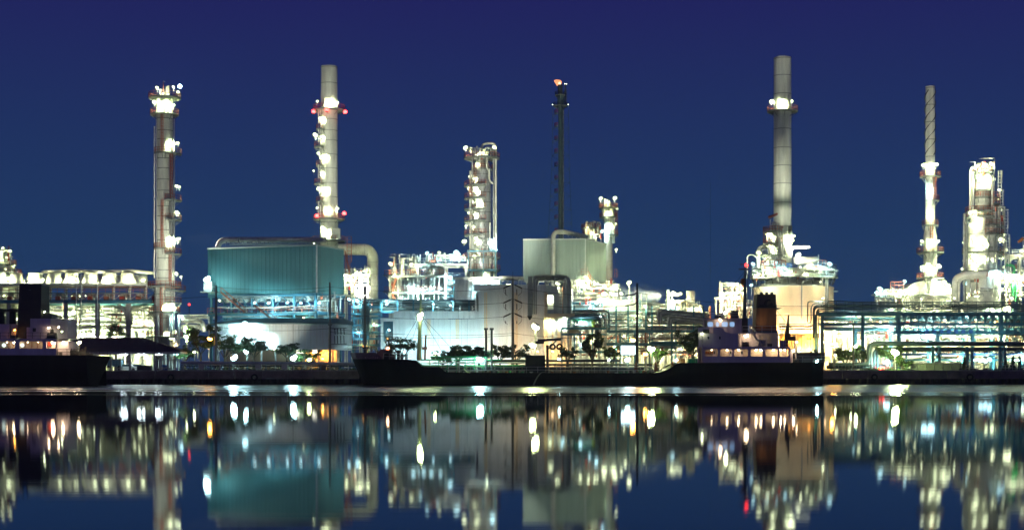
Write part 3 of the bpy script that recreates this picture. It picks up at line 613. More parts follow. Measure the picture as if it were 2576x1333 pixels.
y = 372.0
t = tower('fractionating_column', 'thick silver column with stepped side platforms and a tall riser pipe on its right', 'column', 1212, y, [(None, 620, 26, 25), (620, 426, 23.5, 23.5), (426, 404, 23.5, 14), (404, 385, 14, 13)], silver, (440, 462, 485, 510, 535, 560, 585, 610, 650, 680))
cx = X(1212, y)
platform(t, cx, y, Z(399, y), 1.3, 4.4); platform(t, cx, y, Z(427, y), 2.2, 2.7)
for v in (469, 501, 528, 558, 592): platform(t, cx, y, Z(v, y), 2.3, 4.3, 165, 285)
platform(t, cx, y, Z(650, y), 2.5, 4.6); platform(t, cx, y, Z(680, y), 2.5, 4.6)
pipe(t, [P(1212, 385, y-.4), P(1212, 362, y-.4), P(1247, 360, y-.4), P(1247, 702, y-.4)], .32, pale, 1.2)
pipe(t, [P(1220, 392, y-1), P(1220, 370, y-1), P(1242, 374, y-1), P(1242, 700, y-1)], .26, silver, 1.0)
pipe(t, [P(1230, 425, y-2.2), P(1232, 455, y-2.2), P(1240, 462, y-1.4)], .25, pale, .8)
for u, v0, v1, r in ((1183, 700, 430, .28), (1188, 700, 372, .18), (1207, 430, 372, .25), (1200, 425, 368, .22), (1225, 425, 380, .2), (1233, 700, 560, .2), (1215, 398, 375, .3), (1194, 399, 372, .3)): pipe(t, [P(u, v0, y-2.4), P(u, v1, y-2.4)], r, (silver, pale)[int(u) % 2])
for v in (500, 540, 580, 620, 660): ubar('pipe_clip', t, P(1236, v, y-.3), P(1247, v, y-.4), .12, galv)
for v0, v1, u in ((469, 427, 1196), (501, 469, 1184), (528, 501, 1200), (558, 528, 1186), (592, 558, 1200), (650, 592, 1188)): ladder(t, (X(u, y), y-2.9, Z(v0, y)), Z(v1, y), orange if v0 % 2 else pale, .5)
clutter(t, 1180, 1245, 372, 400, y-2, 4, 22, 51, vert=.8); clutter(t, 1178, 1245, 600, 705, y-4, 6, 46, 52, vert=.75)
frame(t, (1178, 1216, 1246), y-4.2, 8, (630, 678), bluest, .3, base=710, rails=())
tlamps(t, 1212, y, 23.5, ((1171, 372, 'w', 1.4), (1243.6, 371, 'w', 1.4), (1183, 443.6, 'w', 1.3), (1193, 450, 'w', 1.2), (1180, 473, 'w', 1.0), (1194, 473, 'w', 1.2), (1199, 481, 'w', 1), (1203, 505, 'w', 1.2), (1207, 514, 'w', 1.2), (1181, 535, 'w', 1.1), (1195, 540, 'w', 1), (1172, 568, 'w', 1), (1190, 570, 'w', 1.2), (1168, 607, 'w', 1.3), (1198, 602, 'w', 1.3), (1204, 610, 'w', 1), (1184, 636, 'w', 1.5), (1193, 646, 'w', 1.5), (1201, 630, 'w', 1), (1215, 385, 'w', 1), (1200, 412, 'w', .8), (1224, 690, 'w', 1)))
lamp(t, 1239, 609.6, y-3, 'c', 1.4, 0)

# ribbed pale parapet behind the hall
y = 335.0
t = thing('ribbed_annex', 'ribbed pale blue annex roof peeping over the white hall', 'building', (X(1210, y), y, GZ))
panels(t, (X(1145, y), y), (X(1258, y), y+3), Z(760, y), Z(701, y), 14, whitec, 3, .12)
ubox('roof', t, P(1200, 700.5, y+4), (11, 7, .2), galv)
for u, v, s in ((1224, 712, 1.5), (1212, 716, 1.2), (1240, 716, 1.1)): lamp(t, u, v, y-1.2, 'c', s, 0, 1)
pipe(t, [P(1255, 699, y+1), P(1318, 700, y+1)], .5, pale)
for u in (1262, 1276, 1290, 1304): ubox('post', t, P(u, 711, y), (.2, .2, 2), galv)
mb = MB(); railing(mb, [P(1257, 716, y), P(1330, 716, y)], 1.3, .08); mb.build('railing', galv, t)
for u in (1276, 1283): lamp(t, u, 717, y-.6, 'w', .8, 0, .9)

# dark blue pipe rack behind and left of the white hall
y = 327.0
t = thing('rear_pipe_rack', 'dark blue pipe rack with nested bends between the shed and the white hall', 'pipe rack', (X(925, y), y, GZ))
for i, v in enumerate((754, 757.5, 761, 764.5, 768)): pipe(t, [P(905+i*4, 838-i*4, y+i*.4), P(905+i*4, v, y+i*.4), P(1196, v+3, y+i*.4)], (.2, .14)[i % 2], (piped, pipeg)[i % 2], 1.2)
for i, v in enumerate((773, 777, 781)): pipe(t, [P(885, v, y+3), P(1196, v+2, y+3)], .17, (pipeg, piped)[i % 2])
for i in range(5): pipe(t, [P(911+i*4, 770, y-2), P(911+i*4, 836+i*2, y-2), P(933-i*1.5, 836+i*2, y-2), P(933-i*1.5, 800, y-2)], .16, piped, 1.0)
for u in (890, 927, 960, 1000, 1040, 1090, 1140, 1180): ubox('rack_post', t, (X(u, y-1), y-1, (GZ+Z(756, y))/2), (.35, .35, Z(756, y)-GZ), bluest)
for v in (772, 790, 800, 818, 836, 852, 868): ubox('girder', t, P(922, v, y-1.5), (76*y/F, .4, .45), bluest)
ubox('girder', t, P(1075, 785, y-1.5), (235*y/F, .4, .4), bluest)
for v in (765, 782, 812, 847): mb = MB(); railing(mb, [P(886, v, y-2.4), P(958, v, y-2.4)], 1.1, .07, 1.4); mb.build('railing', bluest, t)
clutter(t, 885, 958, 760, 885, y, 6, 40, 44, (piped, pipeg, bluest, orange), .5); clutter(t, 990, 1190, 760, 785, y, 5, 34, 45, (piped, pipeg, galv), .3)
for u, v, c, s in ((899, 757, 'c', 1.2), (972, 757, 'c', 1.1), (973, 765, 'c', 1.1), (1133, 768, 'c', 1.0), (940, 815, 'w', .6), (915, 870, 'a', .7), (1090, 765, 'c', .8), (900, 835, 'c', .6)): lamp(t, u, v, y-3, c, s, 0, .7)
# the white hall
y = 308.0; k = y/F
t = thing('white_hall', 'large windowless white clad hall with a taller right block washed by amber and cyan light', 'building', (X(1180, y), y, GZ))
z0 = GZ
def bx(u0_, u1_, v0, yy, name='wall', m=whitec, d=.3, vb=None):
    zb = GZ if vb is None else Z(vb, yy); zt = Z(v0, yy); return ubox(name, t, ((X(u0_, yy)+X(u1_, yy))/2, yy+d/2, (zb+zt)/2), (X(u1_, yy)-X(u0_, yy), d, zt-zb), m)
panels(t, (X(990, y), y), (X(1204, y), y), z0, Z(802, y), 15, whitec, 4, .06)
panels(t, (X(990, y), y-.3), (X(1208, y), y-.3), Z(801, y), Z(783, y), 16, whitec, 1, .03)
panels(t, (X(1204, y), y-.5), (X(1372, y), y-.5), z0, Z(735, y), 12, whitec, 4, .06)
panels(t, (X(1192, y), y-.8), (X(1373.5, y), y-.8), Z(734.5, y), Z(716.5, y), 14, whitec, 1, .03)
panels(t, (X(1373.5, y), y-.6), (X(1442, y+16), y+16), z0, Z(717, y), 7, whitec, 3, .06)
ubox('roof', t, ((X(990, y)+X(1208, y))/2, y+8, Z(785, y)), (218*k, 15.6, .3), galv); ubox('roof', t, ((X(1194, y)+X(1372, y))/2, y+7.6, Z(718, y)), (178*k, 16, .3), galv)
ubox('rear_wall', t, ((X(1194, y)+X(1372, y))/2, y+15.8, (Z(718, y)+z0)/2), (178*k, .3, Z(718, y)-z0-.4), whitec)
ubox('side_wall', t, (X(1194, y)+.2, y+8, (Z(735, y)+z0)/2), (.3, 15.3, Z(735, y)-z0-.4), whitec)
for u in (1079, 1150, 1222, 1298):
    yy = y-.35 if u < 1200 else y-.85
    for q in (-2.2, 2.2): ubox('downpipe', t, (X(u+q, yy), yy, (Z(803 if u < 1200 else 736, y)+z0)/2), (.22, .3, Z(803 if u < 1200 else 736, y)-z0), cream)
for v in (868,): ubox('base_trim', t, ((X(1075, y)+X(1200, y))/2, y-.2, Z(v, y)), (125*k, .12, .1), greyc)
ubox('corner_trim', t, (X(1373, y), y-.75, (Z(735, y)+z0)/2), (.6, .3, Z(735, y)-z0), cream)
# portal at the left end
bx(957.5, 964.5, 800, y-.1, 'portal_leg'); bx(989, 993.5, 800, y-.12, 'portal_leg'); bx(957, 993, 800, y-.15, 'portal_lintel', vb=808); bx(964, 989.5, 858, y-.1, 'portal_sill')
ubox('portal_inside', t, P(977, 833, y+5), (2.4, .2, 4.5), bluest)
mb = MB(); stairs(mb, P(966, 857, y+1.2), P(988, 812, y+1.2)); mb.build('stair', bluest, t)
lamp(t, 978.6, 830, y+.6, 'c', 1.0, 0, .7); lamp(t, 976, 852, y+.7, 'a', .5, 0, .6)
for u, v, c, w in ((1018, 886, 'c', 4.2), (1090, 884, 'c', 4.2), (1160, 888, 'c', 4.2), (1206, 886, 'c', 3), (1268, 884, 's', 2.0), (1322, 880, 's', 2.0), (1352, 884, 's', 2.0)): lamp(t, u, v, y-11, c, .8, 0, w, 'wall_floodlight')
# entrance block in front of its right corner
yb = y-4
panels(t, (X(1372, yb), yb), (X(1436, yb), yb), z0, Z(798, yb), 4, cream, 2, .05)
ubox('canopy', t, P(1406, 794.5, yb+2), (75*k, 6.5, .75), cream)
ubox('side_wall', t, (X(1436, yb), yb+4, (z0+Z(798, yb))/2), (.3, 8, Z(798, yb)-z0), cream)
for u, v0, v1 in ((1383, 803, 872), (1398, 803, 872)): ubox('door', t, P(u, (v0+v1)/2, yb-.15), (13*k*.8, .14, (v1-v0)*k), whitec)
ubox('pilaster', t, P(1406.5, 838, yb-.25), (.7, .4, 80*k), cream); ubox('pilaster', t, P(1372, 838, yb-.2), (.7, .4, 85*k), cream)
ubox('gas_panel', t, P(1384, 760, y-.2), (1.4, .3, 3), whitec)
ladder(t, P(1408, 790, y+7), Z(722, y+7), orange, 1.2, False); ladder(t, P(1432, 790, y+12), Z(728, y+12), orange, .9, False)
for u, v, w in ((1425, 880, .8), (1390, 884, .7)): lamp(t, u, v, yb-5, 's', .8, 0, w, 'wall_floodlight')
for u, v, c, s, yy in ((1385.4, 748, 'w', 1.0, y-.9), (1405, 715, 'w', 1.2, y+6), (1415.6, 816, 'c', 1.4, yb-1), (1384, 812, 'w', 1.0, yb-1.2), (1413, 806, 'c', 1.0, yb-1)): lamp(t, u, v, yy, c, s, 0, .6)

# pipe loop standing in front of the hall's right corner
t = thing('pipe_loop', 'grey bundle of pipes rising in an arch beside the corner of the white hall', 'pipes', (X(1385, 302), 302, GZ))
yy = 300
ubox('cable_duct', t, P(1333, 745, yy), (11*yy/F, 1.0, 100*yy/F), pipeg)
MB().lathe((X(1333, yy), yy, 0), [(.05, Z(805, yy)), (.25, Z(802, yy)), (.55, Z(795, yy))], 10).build('duct_foot', dark, t)
for i in range(4): pipe(t, [P(1341+i*2.6, 790, yy+i*.5), P(1341+i*2.6, 694+i*3, yy+i*.5), P(1431-i*4.4, 694+i*3, yy+4+i*.5), P(1431-i*4.4, 800, yy+4+i*.5)], .16, (silver, pipeg)[i % 2], 1.0)
for u in (1352, 1372, 1395): ubox('pipe_stand', t, P(u, 706, yy+2), (.25, .8, 1.8), galv)
pipe(t, [P(1433, 800, yy+4), P(1433, 712, yy+4), P(1425, 697, yy+4)], .36, pipeg, 1)
mb = MB(); railing(mb, [P(1345, 707, yy+1), P(1425, 706, yy+4)], 1.3, .07); mb.build('railing', galv, t)

# grey windowless boiler box with its front pipe
cc = Vector((X(1472.5, 360), 360)); dl = Vector((-.995, .095)); dr = Vector((.095*4, .925)); dr.normalize()
zt_, zb_ = Z(602, 360), Z(703, 360)
t = thing('grey_boiler_house', 'grey windowless boiler house with a single pipe climbing its front and bending over the roof', 'building', (cc.x-6, 366, GZ))
pl, pr = cc+dl*14.9, cc+dr*15.2
panels(t, pl, cc, zb_, zt_, 15, greyc, 3, .1); panels(t, cc, pr, zb_, zt_, 14, greyc, 3, .1)
mb = MB(); pb = pl+dr*15.2; ins = [cc+(dl+dr)*.3, pl+(dr-dl)*.3, pb-(dl+dr)*.05, pr+(dl-dr)*.05]
mb.poly([(p.x, p.y, zb_) for p in ins], (0, 0, zt_-zb_-.1)); mb.build('inner_wall', greyc, t)
mb = MB()
for a, b in ((pl, cc), (cc, pr)): mb.bar((a.x, a.y-.15, zt_+.05), (b.x, b.y-.15, zt_+.05), .3, .25)
mb.bar((cc.x, cc.y-.15, zb_), (cc.x, cc.y-.15, zt_), .22); mb.build('edge_trim', whitec, t)
pipe(t, [P(1391.5, 760, 358.4), P(1391.5, 584, 358.4), (X(1391.5, 358.4)+2.4, 360, Z(581, 358.4)), P(1474, 596, 372)], .56, pale, 1.6, 'header_pipe', 14)
for q in (.35, .5, .65, .8): a = P(1405, 582, 360); b = P(1474, 596, 372); p = a+(b-a)*q; ubox('saddle', t, (p.x, p.y, p.z-.5), (.2, .9, .6), galv)
ubox('roof_deck', t, ((pl.x+cc.x)/2, 367, zt_+.1), (13, 11, .1), galv)
for u in (1470, 1473.5, 1478): ucyl('vent_pipe', t, P(u, 704, 357), P(u, 661 if u < 1475 else 671, 357), .12, pale)
for i in range(4):
    for j in range(3): p = cc+dl*(.6+i*4.5)+dr*(.6+j*7); ubox('column', t, (p.x, p.y, (GZ+zb_)/2), (.5, .5, zb_-GZ), galv)
a, b = cc+dl*.1, pl; ubar('beam', t, (a.x, a.y, zb_-.3), (b.x, b.y, zb_-.3), .4, galv, .6); ubar('beam', t, (cc.x, cc.y, zb_-.3), (pr.x, pr.y, zb_-.3), .4, galv, .6)
mb = MB(); stairs(mb, P(1478, 690, 358), P(1497, 722, 358)); mb.build('stair', orange, t); ubox('landing', t, P(1472, 690, 358), (2, 2, .15), grate)
mb = MB(); railing(mb, [P(1462, 690, 357), P(1478, 690, 357)], 1.2, .08); mb.build('railing', orange, t)
MB().lathe((X(1442, 357), 357, 0), [(.2, Z(735, 357)), (2.2, Z(715, 357)), (2.2, Z(704, 357))], 4, pi/4, pi/4+2*pi).build('hopper', pale, t)
mb = MB(); railing(mb, [P(1546, 698, 374), P(1552, 698, 374)], 2, .1); mb.build('railing', orange, t)
clutter(t, 1440, 1560, 706, 760, 352, 8, 80, 61, vert=.45)
for u, v, s in ((1493, 713, 1.4), (1482, 711, 1.3), (1503, 714, 1.2), (1520, 716.5, 1.4), (1546.6, 719, 1.5), (1460, 716, 1), (1535, 735, .9)): lamp(t, u, v, 354, 'w', s, 1)
lamp(t, 1550, 627.6, 371, 'w', 1.1, 1)

# flare
y = 480.0; k = y/F
t = thing('flare_stack', 'slender dark flare tower with splayed lattice legs and a small orange flame', 'flare tower', (X(1408, y), y, GZ))
ucyl('riser', t, (X(1410, y), y, GZ), P(1410, 225, y), .7, piped, 14); ucyl('riser', t, (X(1416, y), y+1.2, GZ), P(1416, 240, y+1.2), .35, galv)
pr = [(1391, 267), (1388, 420), (1381, 560), (1372, 720), (1362, 931)]; pq = [(1430, 267), (1432, 420), (1438, 560), (1446, 720), (1455, 931)]
for q in (pr, pq):
    for dy in (-2.4, 2.4):
        for a, b in zip(q, q[1:]): ubar('lattice_leg', t, P(a[0], a[1], y+dy*(.7+(a[1]-267)/500)), P(b[0], b[1], y+dy*(.7+(b[1]-267)/500)), .10, piped)
lv = list(range(290, 930, 34))
def at(q, v):
    for a, b in zip(q, q[1:]):
        if a[1] <= v <= b[1]: f = (v-a[1])/(b[1]-a[1]); return a[0]+(b[0]-a[0])*f
mb = MB()
for i, v in enumerate(lv):
    a, b = at(pr, v), at(pq, v); mb.bar(P(a, v, y-2), P(b, v, y-2), .1)
    if i+1 < len(lv): w = lv[i+1]; mb.bar(P(a, v, y-2), P(at(pq, w), w, y-2), .08); mb.bar(P(b, v, y-2), P(at(pr, w), w, y-2), .08)
mb.build('lattice_bracing', piped, t)
for i, v in enumerate((267, 240)): platform(t, X(1410, y), y, Z(v, y), .8, 2.2-.4*i, 0, 360, dark)
for v in range(287, 620, 33): platform(t, X(1404, y), y-.6, Z(v, y), .3, 1.2, 140, 260, redm, grate, False)
ucyl('seal_drum', t, P(1411, 264, y), P(1411, 240, y), 1.1, piped, 16); ucyl('flare_tip', t, P(1409, 238, y), P(1409, 214, y), .8, dark, 14); ucyl('pilot_pipe', t, P(1422, 262, y), P(1422, 212, y), .22, dark)
ladder(t, P(1424, 262, y-.8), Z(225, y), dark, .5)
for u, v in ((1390, 264), (1429.6, 263.5), (1420.8, 211.5), (1425, 211.7)): beacon(t, u, v, y-2.5, 'w', .13, .15)
fl = MB(); pts = []; fp = P(1409, 214, y)
for i in range(9):
    s = i/8; pts.append(fp+Vector((-(s**1.3)*1.9, 0, .1+1.6*s-.35*s*s)))
fl.tube(pts, [.6, .9, 1.05, 1.0, .9, .75, .6, .4, .1], 10); fl.build('flame', mat('flame', (1, .34, .12), emis=1.3), t)
fl = MB(); fl.tube([fp+Vector((-.05, -.35, .1)), fp+Vector((-.3, -.65, .5)), fp+Vector((-.8, -.5, 1.0))], [.3, .5, .15], 8); fl.build('flame_core', mat('flame_core', (1, .75, .45), emis=2.2), t)

# two small columns behind the grey box
y = 402.0
t = tower('stripper_column', 'short pale column with floodlit crown standing behind the grey boiler house', 'column', 1530, y, [(None, 545, 11, 11), (545, 522, 15, 15), (522, 510, 10, 8)], pale, (560, 580, 600))
cx = X(1530, y)
platform(t, cx, y, Z(524, y), 1.3, 2.5); platform(t, cx, y, Z(547, y), 1.4, 2.3); platform(t, cx, y, Z(592, y), 1.2, 2.6, -100, 40)
tlamps(t, 1530, y, 12, ((1511, 499, 'w', 1.4), (1547, 498, 'w', 1.4), (1552, 525, 'w', .9), (1548, 564, 'w', 1.4), (1538, 566, 'w', 1.2), (1530, 535, 'w', .8), (1526, 505, 'w', .8)))
lamp(t, 1515, 582, y-3, 'c', 1.4, 0)
for u, v0, v1 in ((1522, 524, 500), (1533, 524, 505), (1541, 612, 520), (1545, 612, 545)): pipe(t, [P(u, v0, y-1.4), P(u, v1, y-1.4)], .2, pale)
ladder(t, P(1550, 592, y-1), Z(525, y), orange, .6)
t = tower('side_column', 'low twin topped column with pale swan neck vents left of the floodlit crown', 'column', 1484, 398, [(None, 575, 12, 12), (575, 560, 13, 9)], galv, (590,))
platform(t, X(1484, 398), 398, Z(575, 398), 1.2, 2.3); platform(t, X(1484, 398), 398, Z(592, 398), 1.2, 2.0)
for u in (1474, 1494): pipe(t, [P(u, 600, 396.5), P(u, 562, 396.5), P(u+3, 557, 396.5)], .25, pale)
clutter(t, 1468, 1512, 560, 606, 396, 3, 22, 71, vert=.7)
for u, v in ((1478, 572), (1490, 585), (1500, 590)): lamp(t, u, v, 395, 'w', .6)

# main pipe rack in the middle
y = 316.0
t = thing('pipe_rack', 'multi level rack of stacked horizontal pipes right of the white hall', 'pipe rack', (X(1600, y), y, GZ))
for i, v in enumerate((757, 762, 767, 772, 777, 782, 787)):
    pipe(t, [P(1437, v+(i % 2), y+8), P(1650+10*(i % 3), v, y+8)], (.16, .22, .14)[i % 3], (pipeg, galv, silver)[i % 3])
for i, v in enumerate((781, 786, 791, 796)): pipe(t, [P(1440, v, y-2+i*.4), P(1532-i*6, v, y-2+i*.4), P(1532-i*6, 832, y-2+i*.4)], .2, (piped, pipeg)[i % 2], 1.0)
for i, v in enumerate((798, 803, 808, 813)): pipe(t, [P(1448, v, y-4), P(1510-i*4, v, y-4), P(1510-i*4, 848, y-4)], .18, piped, .8)
for i, v in enumerate((785, 790, 795, 800, 805, 810, 815, 820, 825)): pipe(t, [P(1534, v, y+3), P(1650, v+(i*i) % 3, y+3), P(1775, v+1, y+3)], (.17, .12, .2)[i % 3], (pipeg, piped, galv)[i % 3])
for i in range(4): pipe(t, [P(1655+i*3, 815, y-1), P(1655+i*3, 778+i*4, y-1), P(1785, 789+i*4, y+4)], .2, (silver, pipeg)[i % 2], 1)
for i in range(4): pipe(t, [P(1680+i*3, 832, y-3), P(1680+i*3, 793+i*4, y-3), P(1800, 806+i*4, y+2)], .18, (silver, pipeg)[i % 2], 1)
for u in (1445, 1490, 1550, 1580, 1625, 1640, 1700, 1745, 1770): ubox('rack_post', t, (X(u, y+2), y+2, (GZ+Z(768, y))/2), (.3, .3, Z(768, y)-GZ), bluest)
for u in (1560, 1597, 1634, 1690): ubox('rack_post', t, (X(u, y-5), y-5, (GZ+Z(831, y))/2), (.35, .35, Z(831, y)-GZ), bluest)
ubox('girder', t, P(1648, 833, y-5), (245*y/F, .5, .55), bluest); ubox('girder', t, P(1648, 866, y-5), (245*y/F, .5, .6), bluest); pipe(t, [P(1640, 861, y-5.6), P(1770, 861, y-5.6)], .2, bluest)
mb = MB(); railing(mb, [P(1527, 830, y-5.4), P(1770, 830, y-5.4)], 1.15, .085); mb.build('railing', bluest, t)
for i in range(5):
    u = 1634+i*19; ubar('brace', t, P(u, 859, y-5), P(u+9.5, 838, y-5), .16, pale); ubar('brace', t, P(u+19, 859, y-5), P(u+9.5, 838, y-5), .16, pale); ubox('upright', t, P(u, 848, y-5), (.22, .2, 21*y/F), pale)
ubar('brace', t, P(1530, 860, y-5), P(1551, 838, y-5), .2, bluest); ubar('brace', t, P(1580, 866, y-5), P(1553, 838, y-5), .2, bluest)
for i, v in enumerate((842, 850, 857, 874, 881)): pipe(t, [P(1526, v, y+4), P(1630, v, y+4)], .15, (pipeg, orange, galv)[i % 3])
clutter(t, 1440, 1640, 750, 830, y+4, 10, 60, 81, (pipeg, galv, silver, bluest), .35); clutter(t, 1530, 1770, 835, 895, y, 8, 70, 82, (pipeg, galv, silver, orange), .5)
for u, v, c, s in ((1520, 740, 'w', 1.5), (1543.5, 741, 'w', 1.3), (1563, 738.5, 'w', 1.3), (1582.5, 711, 'w', 1.4), (1573, 757, 'w', 1.2), (1500, 762, 'c', 1), (1483, 775, 'c', .9), (1505, 790, 'c', .7), (1696, 880, 'w', .9), (1705, 880, 'w', .9), (1714, 880, 'w', .9), (1660, 880, 'w', .7), (1620, 770, 'w', .8), (1545, 872, 'w', .7), (1570, 845, 'w', .6), (1600, 795, 'w', .7)): lamp(t, u, v, y+3 if v < 760 else y+1, c, s, 2 if v < 745 else 0)
for u, v0 in ((1582.5, 790), (1613, 797), (1626, 797)): pipe(t, [P(u, v0, y+6), P(u, 717 if u < 1600 else 738, y+6)], .1, pale)
# added pale hall and lamps that brighten the gap behind the rack
y2 = 344
t = thing('added_pale_hall', 'long low pale hall added with lamps to glow behind the middle pipe rack', 'building', (X(1610, y2), y2, GZ))
panels(t, (X(1436, y2), y2), (X(1672, y2), y2), GZ, Z(768, y2), 18, pale, 3, .1); panels(t, (X(1674, y2), y2+1), (X(1800, y2), y2+1), GZ, Z(800, y2), 10, pale, 3, .1); ubox('roof', t, P(1554, 767, y2+4), (237*y2/F, 9, .3), galv)
for i in range(9): ubox('window', t, P(1455+i*26, 800, y2-.16), (1.1, .1, 1.4), bluest)
clutter(t, 1440, 1790, 770, 895, y2-9, 7, 130, 83, (silver, pale, galv, orange, cream), .55)
for i in range(11): lamp(t, 1450+i*31, 776+(i*11 % 37), y2-5, ('w', 'w', 'c')[i % 3], .9, 0, 2.2)
for i in range(10): lamp(t, 1462+i*34, 838+(i*13 % 40), y2-6, 'w', .8, 0, 2.2)
# lattice platform in front
y = 298.0
t = thing('lattice_platform', 'dark X braced lattice frame carrying a walkway and pipes in front of the pipe rack', 'steel frame', (X(1468, y), y, GZ))
for u in (1413.5, 1430, 1461, 1477, 1508.5, 1524):
    for dy in (0, 3): ubox('leg', t, (X(u, y), y+dy, (GZ+Z(826, y))/2), (.3, .3, Z(826, y)-GZ), galv)
for v in (826, 841, 885): ubox('beam', t, P(1469, v, y), (112*y/F, .35, .4), bluest)
ubox('deck', t, P(1469, 824, y+1.5), (113*y/F, 3.6, .12), grate)
for a, b in ((1413.5, 1430), (1461, 1477), (1508.5, 1524)):
    for v0, v1 in ((885, 845), (840, 829)): ubar('brace', t, P(a, v0, y-.1), P(b, v1, y-.1), .13, pale); ubar('brace', t, P(b, v0, y-.2), P(a, v1, y-.2), .13, pale)
mb = MB(); railing(mb, [P(1413, 823, y), P(1524, 823, y)], 1.2, .08); mb.build('railing', galv, t)
pipe(t, [P(1430, 823, y+1.5), P(1430, 800, y+1.5), P(1508, 799, y+1.5), P(1508, 890, y+1.5)], .3, piped, 1.0); pipe(t, [P(1440, 806, y+1), P(1505, 806, y+1)], .2, greenp); pipe(t, [P(1493, 823, y+1), P(1493, 805, y+1)], .35, mat('yellow_green_paint', (.45, .5, .04)))
ubox('tank_box', t, P(1478, 812, y+2), (2.6, 1.6, 1.3), pipeg)
hdrum(t, 1432, 1456, 834, 5.5, y+2, cream)
lamp(t, 1460, 810, y-.6, 'c', 1.2, 0, .8); lamp(t, 1458, 867, y-.5, 'c', .7, 0, .6); lamp(t, 1446.5, 892, y-.5, 'p', .8, 0, .6)
# steam drifting through a floodlight beam
sm = bpy.data.materials.new('steam_vapour'); sm.use_nodes = True; q = sm.node_tree; q.nodes.clear()
pv = q.nodes.new('ShaderNodeVolumePrincipled'); om = q.nodes.new('ShaderNodeOutputMaterial'); q.links.new(pv.outputs[0], om.inputs['Volume']); pv.inputs['Color'].default_value = (.9, 1, .85, 1)
g = q.nodes.new('ShaderNodeNewGeometry'); n = q.nodes.new('ShaderNodeTexNoise'); n.inputs['Scale'].default_value = .25; q.links.new(g.outputs['Position'], n.inputs['Vector'])
mr = q.nodes.new('ShaderNodeMapRange'); mr.inputs[1].default_value = .35; mr.inputs[2].default_value = .75; mr.inputs[3].default_value = .004; mr.inputs[4].default_value = .03; q.links.new(n.outputs[0], mr.inputs[0]); q.links.new(mr.outputs[0], pv.inputs['Density']); pv.inputs['Anisotropy'].default_value = .3
a, b = P(1470, 742, 327), P(1690, 742, 327)
o = MB().tube([a.lerp(b, i/10)+Vector((0, 0, .5*sin(i*1.1))) for i in range(11)], [.3, 1.6, 2.3, 2.7, 2.8, 2.7, 2.4, 2.1, 1.6, 1.1, .3], 12).build('steam', sm, None, a); o['kind'] = 'stuff'; o['label'] = 'pale steam drifting through the floodlight beam above the pipe rack'
# floodlit skid unit at the right end of the rack
y = 330.0
t = thing('scrubber_skid', 'floodlit pale scrubber skid with a grey vent drum near the tanker bridge', 'process skid', (X(1710, y), y, GZ))
frame(t, (1682, 1705, 1730), y, 5, (770, 800), pale, .25, railm=galv)
ucyl('vent_post', t, P(1680, 812, y-.5), P(1680, 729, y-.5), .3, pale); ucyl('vent_drum', t, P(1737, 790, y+1), P(1737, 732, y+1), .95, pale, 16)
drum(t, 1703, None, 768, 7, y+2, pale); drum(t, 1720, None, 764, 6, y+2, silver); ucyl('vent_post', t, P(1690, 780, y), P(1690, 735, y), .2, pale)
pipe(t, [P(1712, 790, y-.6), P(1712, 758, y-.6), P(1728, 758, y-.6), P(1728, 800, y-.6)], .16, cream, .6)
pipe(t, [P(1735, 764, y-.4), P(1755, 766, y-.4), P(1766, 780, y-.4), P(1766, 815, y-.4)], .2, pale, 1.4)
for v in (768, 775, 782, 790): pipe(t, [P(1735, v, y), P(1764, v, y)], .1, pale)
clutter(t, 1680, 1768, 755, 825, y-.5, 5, 60, 91, vert=.65)
for u, v, c, s in ((1695, 738, 'w', 1.6), (1711, 739, 'w', 1.5), (1703, 741, 'w', 1.2), (1691.5, 774, 'c', 1.4), (1743, 786, 'w', 1.7), (1752, 780, 'w', 1.3), (1738, 793, 'w', 1.3), (1776, 788, 'w', 1.3), (1705, 790, 'w', 1.2), (1720, 785, 'w', 1.1), (1768, 793, 'w', .8)): lamp(t, u, v, y-1.5, c, s, 0, .5)
spot(lamp(t, 1688, 741, y-3.4, 'w', 1.3), P(1600, 752, 327), 9e4, 42)
# ------------------------------------------------------------------ right: cream tank, tall stack, helix stack, big column, blue rack
y = 332.0; k = y/F; cx = X(1996, y); r = 99*k
t = thing('storage_tank', 'big round cream tank with grey dome roof glowing amber behind the tanker funnel', 'tank', (cx, y, GZ))
MB().lathe((cx, y, 0), [(r, GZ), (r, Z(726, y))], 64).build('shell', cream, t)
MB().lathe((cx, y, 0), [(r+.12, Z(727, y)), (r+.12, Z(724, y)), (r, Z(724, y))], 64).build('curb_ring', cream, t)
MB().lathe((cx, y, 0), [(r, Z(724.5, y)), (r*.9, Z(718, y)), (r*.72, Z(710.5, y)), (r*.45, Z(703, y)), (.01, Z(699, y))], 64).build('dome_roof', galv, t)
for i in range(20):
    a = 2*pi*i/20; ubar('roof_rib', t, (cx+r*.99*cos(a), y+r*.99*sin(a), Z(724, y)+.1), (cx+r*.55*cos(a), y+r*.55*sin(a), Z(704.5, y)+.1), .12, galv)
for v in (755, 790, 825): ucyl('weld_ring', t, (cx, y, Z(v, y)-.04), (cx, y, Z(v, y)+.04), r+.025, cream, 64)
for u in (2069, 2077, 2082): pipe(t, [P(u, 812, y-r*.75), P(u, 676, y-r*.75)], .22, galv)
pipe(t, [P(2017, 800, y-r-.5), P(2017, 707, y-r-.5), P(2035, 706, y-r+1)], .12, galv, .6)
t = thing('tank_top_gantry', 'circular access gantry full of valves and lamps built over the cream tank', 'gantry', (cx, y, Z(700, y)))
platform(t, cx, y, Z(699, y), r*.55, r*1.1, 0, 360, galv, grate, False); platform(t, cx, y, Z(681, y), r*.5, r*1.07, 0, 360, galv, grate, False)
mb = MB()
